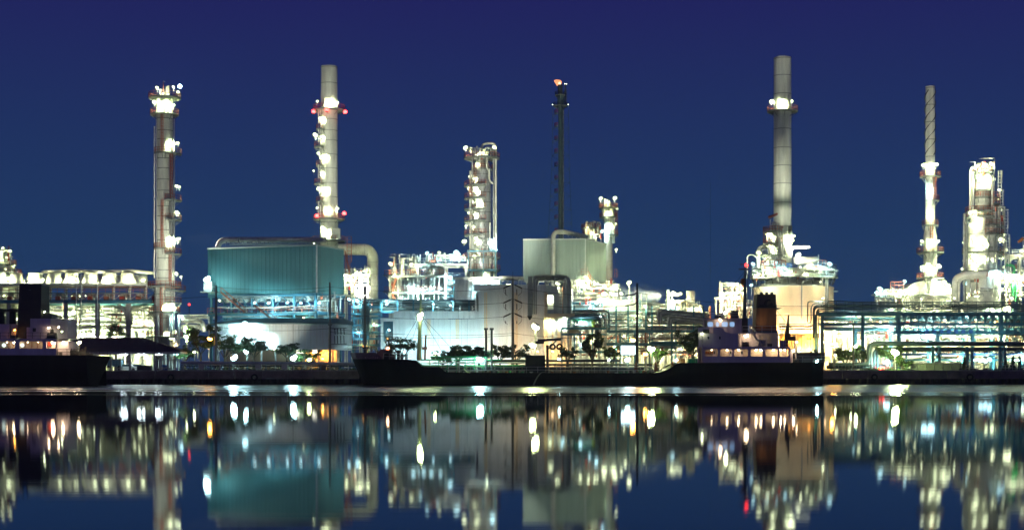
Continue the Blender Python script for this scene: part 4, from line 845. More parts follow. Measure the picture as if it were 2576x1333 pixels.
for i in range(30):
    a = 2*pi*i/30; mb.bar((cx+r*1.05*cos(a), y+r*1.05*sin(a), Z(699, y)), (cx+r*.98*cos(a), y+r*.98*sin(a), Z(718, y)), .14)
mb.build('strut', dark, t)
for i in range(16):
    a = 2*pi*i/16+.1; ubox('gantry_post', t, (cx+r*1.04*cos(a), y+r*1.04*sin(a), Z(690, y)), (.2, .2, 18*k), galv)
clutter(t, 1893, 2100, 672, 700, y-r-.2, 5, 75, 101, (silver, pale, galv, dark), .65)
hdrum(t, 1998, 2055, 655, 10, y-4, pale); hdrum(t, 1965, 1990, 668, 7, y-5, bluebr, 'pump')
pipe(t, [P(2020, 690, y-6), P(2020, 672, y-6), P(2082, 672, y-6), P(2082, 790, y-6)], .22, silver, 1)
pipe(t, [P(1990, 650, y-2), P(1990, 622, y-2), P(2036, 621.5, y-2)], .35, pale, 1)
pipe(t, [P(1908, 690, y-3), P(1908, 622, y-3), P(1932, 620, y-3)], .45, pale, 1.3); pipe(t, [P(1880, 700, y-4), P(1880, 642, y-4), P(1895, 640, y-4), P(1905, 650, y-4)], .12, pale, .8)
for u, v in ((2054, 645), (2059, 641)): pipe(t, [P(u, 660, y-4), P(u, v, y-4)], .14, pale)
mb = MB(); railing(mb, [P(2060, 680, y-6), P(2078, 680, y-6)], 1.6, .09, .7); railing(mb, [P(2060, 668, y-6), P(2078, 668, y-6)], 1.2, .09, .7); mb.build('railing', orange, t)
for u, v in ((2100, 681), (2100, 699), (2100, 733)): ubox('landing', t, P(u-3, v, y-2), (1.8, 1.4, .16), pale)
for u, v, c, s in ((1894.6, 664, 'c', 1.5), (1908, 690, 'w', 1.6), (1900, 696, 'w', 1.2), (1931, 679, 'w', 1.5), (1909, 636, 'w', 1.5), (2008, 640, 'w', 1.4), (2087, 664, 'c', 1.5), (2064, 681, 'w', .8), (2064, 709, 'w', .8), (1890, 717, 'c', 1.3), (1945, 690, 'w', .9), (2030, 688, 'w', .8), (1975, 676, 'c', 1.1), (1990, 684, 'w', .9), (2040, 665, 'w', 1)): lamp(t, u, v, y-r-1.2, c, s, 2 if v < 690 else 0, .5)
t = tower('mixing_column', 'stubby railed column with orange windsock rising beside the tallest stack', 'column', 1945, 326, [(700, 590, 13, 13), (590, 566, 9, 8)], silver, (610, 640, 660))
cx2 = X(1945, 326)
for v, rr in ((584, 2.2), (613, 2.2), (643, 2.6), (670, 2.8)): platform(t, cx2, 326, Z(v, 326), 1.2, rr, 0, 360, orange if v != 643 else galv)
pipe(t, [P(1944, 585, 325), P(1944, 558, 325), P(1956, 561, 325), P(1960, 568, 325), P(1960, 690, 325)], .2, pale, .6)
pipe(t, [P(1938, 580, 325), P(1938, 552, 325)], .12, pale); ladder(t, P(1925, 612, 325), Z(584, 325), orange, .7)
clutter(t, 1928, 1972, 575, 690, 323.5, 3, 46, 102, vert=.7)
tlamps(t, 1945, 326, 13, ((1939, 589.6, 'w', 1.5), (1945, 597, 'w', 1.3), (1943, 622, 'w', 1.3), (1931, 650, 'w', 1.2), (1951, 662, 'c', 1), (1928, 664, 'c', .9), (1950, 630, 'w', 1)))
MB().tube([P(1933, 547, 325), P(1944, 543, 325), P(1956, 537.5, 325)], [.32, .28, .24], 8).build('windsock', orange, t)
t = thing('derrick_frame', 'open pale derrick frame with lamps left of the cream tank', 'steel frame', (X(1840, 335), 335, GZ))
frame(t, (1818, 1850, 1874), 335, 5, (735, 765, 785), pale, .35, railm=orange)
for u, v in ((1811, 707), (1816, 714)): ubox('post', t, P(u, (v+800)/2, 334.5), (.4, .4, (800-v)*335/F), pale)
for v in (713, 719): ubox('beam', t, P(1834, v, 334.5), (45*335/F, .3, .3), pale)
ubar('brace', t, P(1818, 742, 334.5), P(1850, 718, 334.5), .25, galv); ubox('beam', t, P(1828, 750, 334), (64*335/F, .4, .5), pale)
for u in (1801, 1812): ubox('post', t, P(u, 770, 334), (.35, .35, 3.6), pale)
clutter(t, 1822, 1892, 712, 800, 334, 5, 60, 103, vert=.55)
for u, v, s in ((1855, 716, 1.3), (1866, 726, 1.6), (1838, 747, 1.5), (1850, 742, 1.1), (1825, 785, 1.2), (1860, 735, 1.2), (1845, 752, 1.0), (1820, 743, .7)): lamp(t, u, v, 333, 'w', s, 0, .45)

# tallest stack
y = 362.0; k = y/F
t = tower('chimney_stack', 'tallest plain grey stack with a single orange railed lamp gallery near its top', 'chimney', 1968.5, y, [(None, 430, 23, 22.3), (430, 145.5, 22.3, 21.7)], stackm, (149, 192, 238, 326, 373, 418, 463, 511, 571, 620), None)
platform(t, X(1968.5, y), y, Z(281, y), 2.1, 3.65); ladder(t, P(1975, 640, y-2.3), Z(568, y), galv, .5)
ubox('cable_tray', t, (X(1984, y), y-1.8, Z(600, y)), (.9, .5, 60*k), dark)
tlamps(t, 1968.5, y, 22, ((1941, 255.5, 'w', 1.3), (1966, 256, 'w', 1.3), (1974, 257, 'w', 1.3), (1970, 265, 'w', 1.2), (1990.8, 255.5, 'w', 1.0)))
for u, v, s in ((1985, 597, 1.6), (1992, 604, 1.5), (1988, 612, 1.3), (1978, 606, 1.1), (1996, 594, 1.1)): lamp(t, u, v, y-3.2, 'w', s)

# helical strake stack and its furnace
y = 352.0; k = y/F
t = tower('strake_stack', 'slim stack wound with dark spiral strakes above two orange lamp galleries', 'chimney', 2340, y, [(None, 594, 17, 16.5), (594, 570, 16.5, 12), (570, 218, 12, 11.5)], stackm, (222, 265, 308, 352, 395, 480, 505, 540), None)
cx = X(2340, y)
for s in range(3):
    n = 60; vs = []; 
    for i in range(n+1):
        z = Z(228, y)+(Z(392, y)-Z(228, y))*i/n; a = -2*pi*i/n*1.85+s*2*pi/3
        for rr, dz in ((1.0, .07), (1.33, .07), (1.33, -.07), (1.0, -.07)): vs.append((cx+rr*cos(a), y+rr*sin(a), z+dz))
    m = MB(); m.add(vs, [(i*4+j, i*4+(j+1) % 4, (i+1)*4+(j+1) % 4, (i+1)*4+j) for i in range(n) for j in range(4)]); m.build('spiral_strake', dark, t)
platform(t, cx, y, Z(445, y), 1.2, 2.4); platform(t, cx, y, Z(505, y), 1.1, 2.1, -80, 15); platform(t, cx, y, Z(568, y), 1.3, 1.9, 150, 330); platform(t, cx, y, Z(636, y), 1.6, 3.1); platform(t, cx, y, Z(700, y), 1.6, 3.1)
ladder(t, (X(2347, y), y-1.4, Z(505, y)), Z(445, y), orange, .5); ladder(t, (X(2338, y), y-1.7, Z(636, y)), Z(568, y), orange, .5); ladder(t, (X(2336, y), y-1.9, Z(742, y)), Z(636, y), galv, .5)
tlamps(t, 2340, y, 13, ((2323, 415, 'w', 1.4), (2356, 414, 'w', 1.4), (2347, 416, 'w', 1.2), (2345, 424, 'w', 1.2), (2330, 420, 'w', 1), (2337, 474, 'c', 1.3), (2338, 482, 'c', 1.2), (2339, 532, 'w', 1.3), (2341, 541, 'w', 1.3), (2319, 607, 'w', 1.1), (2343, 605, 'w', 1.4), (2344, 613, 'w', 1.3), (2360, 607, 'w', 1.4), (2320, 671.6, 'w', 1.4), (2339, 668, 'w', 1.5), (2344, 678, 'w', 1.5), (2361, 669, 'w', 1.5), (2352, 676, 'w', 1.3), (2350, 700, 'w', 1.0), (2352, 716, 'w', 1)))
t = thing('furnace_house', 'low pale furnace with rounded roof at the foot of the spiral strake stack', 'furnace', (X(2340, y), y, GZ))
yy = y+3
vs = []; q = MB()
prof = [(2275, 790), (2275, 740), (2284, 722), (2300, 711), (2322, 706), (2360, 706), (2382, 714), (2396, 728), (2400, 742), (2400, 790)]
q.poly([P(u, v, yy-4) for u, v in prof], (0, 9, 0)); q.build('casing', pale, t)
ubox('furnace_panel', t, P(2340, 745, y-2), (95*k, .4, 1.1), galv); ubox('furnace_panel', t, P(2340, 757, y-2), (105*k, .4, .6), pale)
for i in range(8): ubox('casing_rib', t, P(2282+i*16, 748, y-2.3), (.2, .3, 4), galv)
mb = MB(); railing(mb, [P(2270, 742, y-3), P(2410, 742, y-3)], 1.3, .08); railing(mb, [P(2290, 776, y-3), P(2420, 776, y-3)], 1.2, .08); mb.build('railing', galv, t)
ubox('walkway', t, P(2340, 742.5, y-2.8), (138*k, 1.6, .18), grate)
clutter(t, 2200, 2300, 728, 765, y-3, 6, 44, 111, vert=.5); clutter(t, 2270, 2420, 762, 788, y-3, 4, 20, 112, vert=.4); panels(t, (X(2275, y-1), y-1), (X(2520, y-1), y-1), GZ, Z(758, y-1), 16, pale)
for i in range(9): lamp(t, 2290+i*26, 772+(i % 3)*5, y-5, 'w', .9, 0, 1.2)
mb = MB(); railing(mb, [P(2240, 726, y), P(2272, 726, y)], 1.6, .1, .9); mb.build('railing', orange, t); ubox('deck', t, P(2235, 741, y), (75*k, 5, .3), pale)
for u in (2205, 2225, 2250, 2268): ubox('column', t, (X(u, y), y-1, (GZ+Z(741, y))/2), (.3, .3, Z(741, y)-GZ), pale)
hdrum(t, 2262, 2276, 735, 6, y-2, silver); hdrum(t, 2222, 2240, 736, 4, y-2, pale)
for u, v, c, s in ((2214, 727, 'c', 1.5), (2276, 707, 'c', 1.5), (2288, 727, 'w', 1.6), (2278, 731, 'w', 1.4), (2262, 733, 'w', 1.2), (2300, 734, 'w', 1.1), (2376, 710, 'w', 1.7), (2385, 718, 'w', 1.6), (2370, 722, 'w', 1.5), (2375, 733, 'w', 1.3), (2352, 735, 'w', 1.1), (2325, 770, 'w', 1.2), (2350, 772, 'w', 1.2), (2380, 770, 'w', 1.3), (2400, 768, 'w', 1.1), (2305, 772, 'w', 1.1), (2280, 770, 'w', .8)): lamp(t, u, v, y-4, c, s, 2 if v in (727, 707) and c == 'c' else 0, .5)

# big two-diameter column at the right
y = 348.0; k = y/F; cx = X(2472, y)
t = tower('crude_column', 'massive two diameter steel column blazing with floodlights near the right picture edge', 'column', 2472, y, [(None, 690, 46, 44), (690, 678, 44, 36), (678, 572, 36, 36), (572, 550, 36, 30), (550, 536, 30, 19.5), (536, 440, 19, 19), (440, 430, 19, 14), (430, 424, 14, 6)], pale, (455, 480, 500, 520, 560, 590, 625, 660, 690))
for v, r0, r1 in ((434, 1.2, 2.3), (478, 1.8, 2.7), (498, 1.8, 2.3)): platform(t, cx, y, Z(v, y), r0, r1)
platform(t, cx, y, Z(534, y), 1.9, 3.9); platform(t, cx, y, Z(548, y), 3.2, 3.9)
for v in (570, 592, 636, 683): platform(t, cx, y, Z(v, y), 3.2, 4.6, -100 if v < 630 else 0, 30 if v < 630 else 360, orange if v < 630 else galv)
for v in (500, 516): platform(t, cx, y, Z(v, y), 1.8, 4.0, -70, 30)
pipe(t, [P(2456, 425, y-1), P(2445, 420, y-1), P(2441, 432, y-1), P(2441, 530, y-1)], .3, pale, 1); pipe(t, [P(2448, 432, y-1.5), P(2448, 530, y-1.5)], .25, silver)
pipe(t, [P(2463, 400, y-1), P(2502, 398, y-1), P(2502, 435, y-1)], .1, pale, .3); pipe(t, [P(2472, 425, y-1), P(2472, 408, y-1)], .3, orange)
for u, v0, v1, r in ((2426, 760, 537, .32), (2432, 700, 552, .2), (2496, 548, 440, .22), (2501, 740, 432, .2), (2486, 740, 552, .3), (2478, 740, 548, .35), (2507, 740, 552, .25)): pipe(t, [P(u, v0, y-3.2), P(u, v1, y-3.2)], r, (pale, silver, pipeg)[int(u) % 3])
for (u, v0, v1) in ((2508, 478, 432), (2512, 534, 480), (2524, 592, 534), (2528, 640, 592)): ladder(t, (X(u, y), y-2, Z(v0, y)), Z(v1, y), pale, .7)
clutter(t, 2450, 2502, 408, 440, y-2, 3, 26, 121, vert=.7); clutter(t, 2495, 2530, 520, 640, y-4, 4, 40, 122, vert=.6); clutter(t, 2440, 2512, 690, 745, y-5, 3, 34, 123, vert=.6)
pipe(t, [P(2480, 690, y-6), P(2424, 690, y-6), P(2404, 700, y-6), P(2402, 715, y-6), P(2402, 800, y-6)], .7, pale, 2.0, 'transfer_line', 14); pipe(t, [P(2480, 697, y-5), P(2426, 697, y-5), P(2412, 708, y-5), P(2410, 800, y-5)], .4, pale, 1.6, 'transfer_line', 12)
tlamps(t, 2472, y, 33, ((2494, 413, 'w', 1.4), (2459, 418, 'w', 1.2), (2474, 420, 'w', 1), (2460, 448, 'w', 1.6), (2464, 455, 'w', 1.4), (2497, 450, 'w', 1.6), (2489, 454, 'w', 1.3), (2517, 527, 'w', 1.4), (2442, 535, 'w', 1.4), (2452, 533, 'w', 1.2), (2503, 555, 'w', 1.7), (2512, 551, 'w', 1.5), (2506, 564, 'w', 1.3), (2454, 552, 'w', 1.4), (2458, 560, 'w', 1.2), (2450, 603, 'w', 1.7), (2452, 611, 'w', 1.5), (2477, 603, 'w', 1.7), (2478, 612, 'w', 1.5), (2517, 602, 'w', 1.5), (2525, 606, 'w', 1.2), (2510, 587, 'w', 1.4), (2526, 590, 'w', 1),
    (2428, 560, 'w', 1.0), (2424, 610, 'w', 1.1), (2426, 655, 'w', 1.1), (2522, 650, 'w', 1.2), (2526, 672, 'w', 1.1), (2531, 628, 'w', 1.0), (2515, 478, 'w', .9), (2512, 500, 'w', .9), (2450, 645, 'w', 1.7), (2455, 655, 'w', 1.6), (2502, 643, 'w', 1.7), (2498, 654, 'w', 1.6), (2475, 650, 'w', 1.1), (2420, 677, 'w', 1.0), (2456, 680, 'w', 1.2), (2428, 713, 'c', 1.3), (2489, 711, 'w', 1.6), (2505, 711, 'w', 1.6), (2487, 724, 'w', 1.4), (2440, 742, 'w', 1.6), (2460, 735, 'w', 1.2), (2520, 730, 'w', 1)), .5)
t = thing('process_structure', 'pale girder structure with green pipes at the right picture edge', 'steel frame', (X(2550, 345), 345, GZ))
frame(t, (2530, 2566, 2590, 2620), 345, 7, (642, 690, 740), pale, .5, railm=galv)
for a in ((2566, 700, 2590, 672), (2590, 700, 2566, 676), (2530, 665, 2560, 643)): ubar('brace', t, P(a[0], a[1], 344.7), P(a[2], a[3], 344.7), .2, pale)
pipe(t, [P(2532, 667, 344), P(2546, 667, 344), P(2551, 672, 344), P(2551, 690, 344)], .35, greenp, .9); pipe(t, [P(2548, 745, 344), P(2548, 710, 344)], .35, greenp); pipe(t, [P(2556, 760, 344), P(2556, 712, 344)], .2, greenp)
clutter(t, 2515, 2600, 640, 765, 343, 5, 70, 131, vert=.5)
for u, v, c, s in ((2513, 686, 'c', 1.9), (2522, 690, 'c', 1.4), (2548, 699, 'w', 1.7), (2560, 703, 'w', 1.6), (2571, 703, 'w', 1.7), (2532, 713, 'w', 1.3), (2571, 632, 'w', 1.3), (2540, 705, 'w', 1.3), (2590, 700, 'w', 1.3), (2570, 735, 'w', 1), (2545, 750, 'w', 1)): lamp(t, u, v, 342.5, c, s, 0, .5)
MB().tube([P(2573, 600, 344), P(2568, 605, 344), P(2562, 609, 344)], [.4, .34, .28], 8).build('windsock', funo, t); pipe(t, [P(2574, 640, 344), P(2574, 596, 344)], .12, pale)

# the blue pipe rack on the right
y = 306.0; k = y/F
t = thing('blue_pipe_rack', 'long blue grey trussed pipe rack stretching to the right picture edge', 'pipe rack', (X(2300, y), y, GZ))
for i, v in enumerate((763, 767.5, 772, 776.5, 781, 785)):
    o_ = i*3.4
    if i % 2 == 0: pipe(t, [P(1960, 815+i*3.2, y-1.5+i*.5), P(2041+o_, 815+i*3.2, y-1.5+i*.5), P(2041+o_, v, y-1.5+i*.5), P(2640, v+1, y-1.5+i*.5)], (.10, .13, .16)[i % 3], piped, 1.1)
    else: pipe(t, [P(2043+o_, 850, y-1.5+i*.5), P(2043+o_, v, y-1.5+i*.5), P(2640, v+1, y-1.5+i*.5)], (.14, .17, .11)[i % 3], piped, 1.2)
for i, v in enumerate((768, 777)): pipe(t, [P(2100, v, y+4), P(2640, v, y+4)], .11, (pipeg, piped)[i % 2])
pipe(t, [P(2032, 810, y-2.2), P(2032, 758, y-2.2), P(2110, 757, y-2.2), P(2150, 760, y-2.2), P(2640, 759, y-2.2)], .11, piped, .6)
mb = MB()
for u in range(2060, 2640, 22): mb.bar(P(u, 789, y-2.2), P(u, 758, y-2.2), .11)
mb.build('rail_posts', piped, t)
for j, (v, h, m) in enumerate(((790, .75, bluest), (815, .5, bluest), (836.5, .6, bluest))):
    u0_ = 2060 if j < 2 else 2250
    for dy in (-2.5, 4): ubox('girder', t, P((u0_+2640)/2, v, y+dy), ((2640-u0_)*k, .45, h), m)
for v in (802, 826):
    for dy in (-2.5,): ubox('pipe_tray', t, P(2350, v, y+dy+.5), (580*k, .3, .18), bluest)
for i in range(21):
    u = 2255+i*18.5
    ubar('brace', t, P(u, 811, y-2.6), P(u+16, 794, y-2.6), .17, bluest); ubox('upright', t, P(u, 802, y-2.6), (.2, .2, 22*k), bluest)
    ubar('brace', t, P(u, 833, y-2.6), P(u+16, 818, y-2.6), .17, bluest); ubox('upright', t, P(u, 826, y-2.6), (.2, .2, 20*k), bluest)
    ubox('pipe_shoe', t, P(u+2, 834, y-2.9), (.7, .4, .7), bluebr if 3 < i < 11 else bluest); ubox('pipe_shoe', t, P(u+2, 797, y-2.9), (.8, .4, .6), bluest)
for u, vt_ in ((2062, 790), (2163, 790), (2253, 785), (2350, 838), (2437, 838), (2509, 785), (2600, 785)):
    for dy in (-2.5, 4): ubox('rack_post', t, (X(u, y), y+dy, (GZ+Z(vt_, y))/2), (.6, .6, Z(vt_, y)-GZ), bluest)
for i, v in enumerate((796, 800, 805, 819, 823, 829, 842, 848)): pipe(t, [P(2070 if i < 6 else 2260, v, y+1+(i % 3)), P(2640, v, y+1+(i % 3))], (.12, .17, .22)[i % 3], (pipeg, bluest, piped, silver)[i % 4])
clutter(t, 2165, 2510, 792, 858, y+3, 9, 110, 141, (pipeg, galv, silver, bluest, pale), .5); clutter(t, 2510, 2576, 790, 860, y, 6, 40, 142, (piped, pipeg, bluest), .6)
for u, v, c, s in ((2146.5, 794, 'c', .9), (2160, 795.5, 'w', .8), (2439, 798, 'c', 1.1), (2497, 780, 'w', 1.4), (2527, 778, 'w', 1.6), (2535, 775, 'w', 1.3), (2540, 783, 'w', .9), (2282, 824, 'w', 1.4), (2292, 828, 'w', 1.0), (2243, 829, 'c', 1.3), (2236, 833, 'c', 1.0), (2310, 830, 'w', .7), (2333, 842, 'c', 2.0), (2323, 847, 'c', 1.6), (2343, 848, 'c', 1.6), (2376, 804, 'w', .9), (2455, 804, 'w', .7), (2300, 804, 'w', .8), (2345, 800, 'c', .8), (2245, 778, 'w', .7), (2281, 778, 'w', .8), (2480, 846, 'w', 1.1), (2495, 848, 'w', 1.0), (2215, 810, 'w', .7), (2190, 803, 'w', .8), (2400, 848, 'w', .8)): lamp(t, u, v, y-.8, c, s)
# bright works behind the rack
t = thing('pump_row', 'row of pale pumps and orange framed exchangers glimpsed through the blue rack', 'process skid', (X(2350, 328), 328, GZ))
yb = 326
panels(t, (X(2090, 334), 334), (X(2580, 334), 334), GZ, Z(838, 334), 34, pale)
for i in range(9): hdrum(t, 2185+i*40, 2207+i*40, 852-(i % 2)*8, 7, yb, (pale, silver, cream)[i % 3], 'exchanger')
clutter(t, 2095, 2580, 790, 900, yb-3, 7, 190, 151, (silver, pale, galv, pipeg, cream, orange), .6)
for i in range(15): lamp(t, 2104+i*33, 836+(i*7 % 26), yb-3.5, 'w', 1.0, 0, 3.0)
for i in range(12): lamp(t, 2110+i*39, 803+(i*5 % 14), yb-3.5, 'w', .8, 0, 2.5)
t = thing('leaf_sign', 'cream wall with a framed green leaf emblem behind the rack columns', 'sign', (X(2452, 318), 318, GZ))
ubox('sign_wall', t, ((X(2432, 318)+X(2472, 318))/2, 318, (GZ+Z(835, 318))/2), (40*318/F, .4, Z(835, 318)-GZ), cream)
for a, b in (((2442, 843), (2458, 843)), ((2458, 843), (2458, 862)), ((2442, 862), (2442, 843)), ((2442, 862), (2458, 862))): ubar('sign_frame', t, P(a[0], a[1], 317.6), P(b[0], b[1], 317.6), .14, dark)
lf = [(2456, 844.5), (2450, 846), (2445.5, 850), (2444, 855), (2446, 860), (2450, 861.5), (2454.5, 859), (2456.6, 853)]
m = MB(); m.poly([P(u, v, 317.7) for u, v in lf], (0, -.1, 0)); m.build('leaf_emblem', mat('leaf_teal', (.06, .22, .22)), t)
ubar('leaf_vein', t, P(2446.5, 860, 317.55), P(2455, 846, 317.55), .09, dark)
lamp(t, 2462, 850, 316, 'w', .8, 0, .4)
# lower trestle: two fat pipes
y = 288.0; k = y/F
t = thing('pipe_trestle', 'low dark trestle carrying two fat pipes with X braced legs along the right quay', 'pipe trestle', (X(2380, y), y, GZ))
pipe(t, [P(2085, 917, y), P(2186, 917, y), P(2186, 864, y), P(2660, 865, y)], .42, piped, 1.2, 'pipe', 12)
pipe(t, [P(2080, 923, y+1), P(2200, 923, y+1), P(2200, 878, y+1), P(2660, 879, y+1)], .38, piped, 1.2, 'pipe', 12)
pipe(t, [P(2193, 930, y+.5), P(2193, 868, y+.5), P(2240, 867, y+.5)], .2, galv, .8); pipe(t, [P(2208, 935, y+.5), P(2208, 880, y+.5)], .2, piped)
for a, b in ((2349, 2365), (2435, 2447), (2518, 2530), (2590, 2602)):
    for u in (a, b): ubox('leg', t, (X(u, y), y+.5, (GZ+Z(872, y))/2), (.5, .5, Z(872, y)-GZ), bluest)
    for v0, v1 in ((944, 912), (908, 884)): ubar('brace', t, P(a, v0, y), P(b, v1, y), .11, galv); ubar('brace', t, P(b, v0, y-.1), P(a, v1, y-.1), .11, galv)
    ubox('cap_beam', t, P((a+b)/2, 910, y), ((b-a)*k, .4, .25), galv)
for u in (2230, 2300, 2400, 2480, 2560): ubox('saddle', t, P(u, 884, y+.5), (.4, 1.6, .6), bluest)
for v, m in ((891, bluebr), (905, bluest)): ubox('beam', t, P(2450, v, y+5), (370*k, .3, .4), m)
for i in range(20): u = 2270+i*18; ubar('brace', t, P(u, 890, y+5), P(u+9, 880, y+5), .1, dark); ubar('brace', t, P(u+18, 890, y+5), P(u+9, 880, y+5), .1, dark)
for u in (2280, 2340, 2420, 2500, 2570): ubox('post', t, (X(u, y+5), y+5, (GZ+Z(882, y))/2), (.3, .3, Z(882, y)-GZ), bluest)
for u, v, c, s in ((2348.6, 899, 'w', .9), (2416, 899, 'w', 1.0), (2409, 903, 'c', .7), (2467, 907, 'c', 1.6), (2478, 908, 'c', 1.5), (2489, 904, 'c', 1.6), (2573, 897, 'w', .9), (2571, 905, 'c', .7), (2551, 906, 'w', .6), (2500, 885, 'w', .6)): lamp(t, u, v, y+3.4, c, s, 0, .8)
y = 285.0; k = y/F
t = thing('panel_enclosure', 'pale green panelled box enclosure on the quay behind the trestle legs', 'enclosure', (X(2355, y), y, GZ))
pm = MB().box((0, 0, 0), (1.52, .16, 1.55)).mesh('enclosure_panel', mat('pale_green_panel', (.42, .50, .34), .6)); pm2 = MB().box((0, 0, 0), (1.52, .16, .62)).mesh('enclosure_panel_low', MATS['pale_green_panel'])
for i in range(6):
    x = X(2292, y)+(i+.5)*127*k/6
    for (zc, me) in ((Z(924, y), 'u'), (Z(939, y), 'l')):
        o = link('panel', pm if me == 'u' else pm2, t, (x, y+1.2, zc)); o.scale = (127*k/6/1.6, 1, 18*k/1.6 if me == 'u' else 10*k/.7)
ubox('inner_box', t, P(2355.5, 930, y+2.6), (126*k, 2.4, 32*k), galv); ubox('cap_rail', t, P(2355.5, 913.5, y+1.3), (129*k, .5, .15), pale)
for u in (2292, 2419): ubox('corner_post', t, P(u, 930, y+1.1), (.2, .3, 33*k), galv)
lamp(t, 2262, 933, y, 'w', .9, 1, .5); lamp(t, 2233, 909, y+1, 'c', 1.1, 3, 1); lamp(t, 2226, 911, y+1, 'c', .9, 0, 1)
# ------------------------------------------------------------------ the two ships
def ysh(u): return 260-13*(u-871)/1216
def SP(u, v, off=0): return P(u, v, ysh(u)+off)
def rim_wall(t, S, ua, ub, va, vb, holes, off, m, name='wall', th=.18):
    """ship side plating with rounded openings: strips and pillars, corners filleted; one mesh"""
    mb = MB(); hv0, hv1 = holes[0][2], holes[0][3]
    def slab(a, b, c, d): mb.poly([S(a, c, off), S(b, c, off), S(b, d, off), S(a, d, off)], (0, th, 0))
    slab(ua, ub, va, hv0); slab(ua, ub, hv1, vb); e = ua
    for (a, b, c, d) in holes:
        slab(e, a, hv0, hv1); e = b; q = 3.2
        for (cu, cv, su, sv) in ((a, c, 1, 1), (b, c, -1, 1), (a, d, 1, -1), (b, d, -1, -1)):
            mb.poly([S(cu, cv, off), S(cu+su*q, cv, off), S(cu+su*q*.3, cv+sv*q*.3, off), S(cu, cv+sv*q, off)], (0, th, 0))
    slab(e, ub, hv0, hv1); return mb.build(name, m, t)
t = thing('tanker_ship', 'small black hulled tanker moored in the middle with lit stern house and rusty orange funnel', 'ship', SP(1480, 970, 6))
sec = [(871.5, 887, 909, .15, .05, 0), (885, 887.1, 911, 1.6, .5, 0), (905, 887.3, 918, 3.0, 1.4, 0), (943, 887.6, 943, 4.7, 3.2, 0), (952, 893.5, 952, 4.9, 3.7, 0), (963, 902.5, 963, 5.2, 4.2, 0), (1000, 903.6, 1000, 5.8, 5.2, 0), (1034, 904.5, 1034, 6, 5.8, 0),
       (1041, 908, 1041, 6, 5.9, 0), (1048, 914, 1048, 6, 6, 0), (1056, 919.5, 1056, 6, 6, 0), (1066, 922.4, 1066, 6, 6, 0), (1106, 922.6, 1106, 6, 6, 0), (1111, 926, 1111, 6, 6, 0), (1116, 931.5, 1116, 6, 6, 0), (1124, 936.3, 1124, 6, 6, 0), (1200, 937, 1200, 6, 6, 0), (1400, 938, 1400, 6, 6, 0), (1640, 938, 1640, 6, 6, 0),
       (1660, 936, 1660, 6, 6, 0), (1680, 929, 1680, 6, 6, 0), (1697, 918, 1697, 6, 6, 0), (1711, 912.6, 1711, 6, 6, 0), (1800, 911.8, 1800, 6, 6, 0), (2040, 911.4, 2040, 6, 5.8, 0), (2073, 911.3, 2072, 5.7, 5.0, 22)]
vs = []; n = len(sec)
for ut, vt, ub, bt, bb, sh in sec:
    a = SP(ut, vt); b = SP(ub, 960); zt = a.z; zb = -.7
    a2 = SP(ut+sh, vt); b2 = SP(ub+sh*.5, 960); m1 = a.lerp(b, .45); 
    vs += [(a.x, a.y+6-bt, zt), (a.x*.6+b.x*.4, a.y*.6+b.y*.4+6-(bt*.6+bb*.4)-.1*(bt > 2), zt*.55), (b.x, b.y+6-bb, zb), (b2.x, b2.y+6+bb, zb), (a2.x*.6+b2.x*.4, a2.y*.6+b2.y*.4+6+(bt*.6+bb*.4), zt*.55), (a2.x, a2.y+6+bt, zt)]
h = MB(); h.add(vs, [(i*6+j, (i+1)*6+j, (i+1)*6+j+1, i*6+j+1) for i in range(n-1) for j in range(5)], False)
tr = MB(); tr.add(vs[-6:], [(0, 1, 2, 3, 4, 5)])
h.build('hull', hullm, t); tr.build('transom', hullg, t)
# decks
for u0_, u1_, v, bb in ((905, 1040, 905, 4.6), (1040, 1115, 925, 5.8), (1112, 1690, 939.5, 5.9), (1690, 2075, 913.2, 5.7)):
    a, b = SP(u0_, v), SP(u1_, v); z = (a.z+b.z)/2; m = MB()
    m.add([(a.x, a.y+6-bb*(.8 if u0_ == 905 else 1), z), (b.x, b.y+6-bb, z), (b.x, b.y+6+bb, z), (a.x, a.y+6+bb*(.8 if u0_ == 905 else 1), z)], [(0, 1, 2, 3)]); m.build('deck', mat('ship_deck_red', (.09, .035, .025), .7), t)
MB().poly([SP(1711, 912.8, .3), SP(1711, 940, .3), SP(1655, 940, .3), SP(1680, 930, .3)], (0, 11.4, 0)).build('poop_front', hullm, t)
# bow bulwark, name, forecastle gear
bw = mat('mauve_bulwark', (.20, .115, .12), .55)  # bulwark tone, lighter and pinker than the hull
m = MB(); q = [(872, 886.6, .1), (885, 886.7, 1.63), (905, 886.9, 3.03), (943, 887.2, 4.74), (952, 893, 4.95), (962, 902, 5.24)]
lo = [(880, 902, .85), (892, 902.3, 2.0), (910, 902.6, 3.1), (943, 903, 4.55), (952, 903, 4.85), (962, 903, 5.2)]
vv = []
for (u, v, b), (u2, v2, b2) in zip(q, lo): a, c = SP(u, v), SP(u2, v2); vv += [(a.x, a.y+6-b-.05, a.z+.04), (c.x, c.y+6-b2-.12, c.z)]
m.add(vv, [(2*i, 2*i+1, 2*i+3, 2*i+2) for i in range(5)]); m.build('bow_bulwark', bw, t)
for i, (u, w) in enumerate(((918.5, 2.2), (923, 2.4), (928, 2.2), (932.5, 2.6), (938, 2), (944, 2.2), (949, 2))):    # worn illegible name strokes
    m = MB(); p = SP(u, 899.5, 6-(3.4+(u-918)*.042)-.35)
    m.bar(p+Vector((0, 0, -.17)), p+Vector((.02, 0, .17)), .05); m.bar(p+Vector((.02, 0, (-.14, .14, 0)[i % 3])), p+Vector((.15, .0, (.14, .12, -.1)[i % 3])), .05); m.build('letter', mat('worn_pink_lettering', (.7, .45, .36)), t)
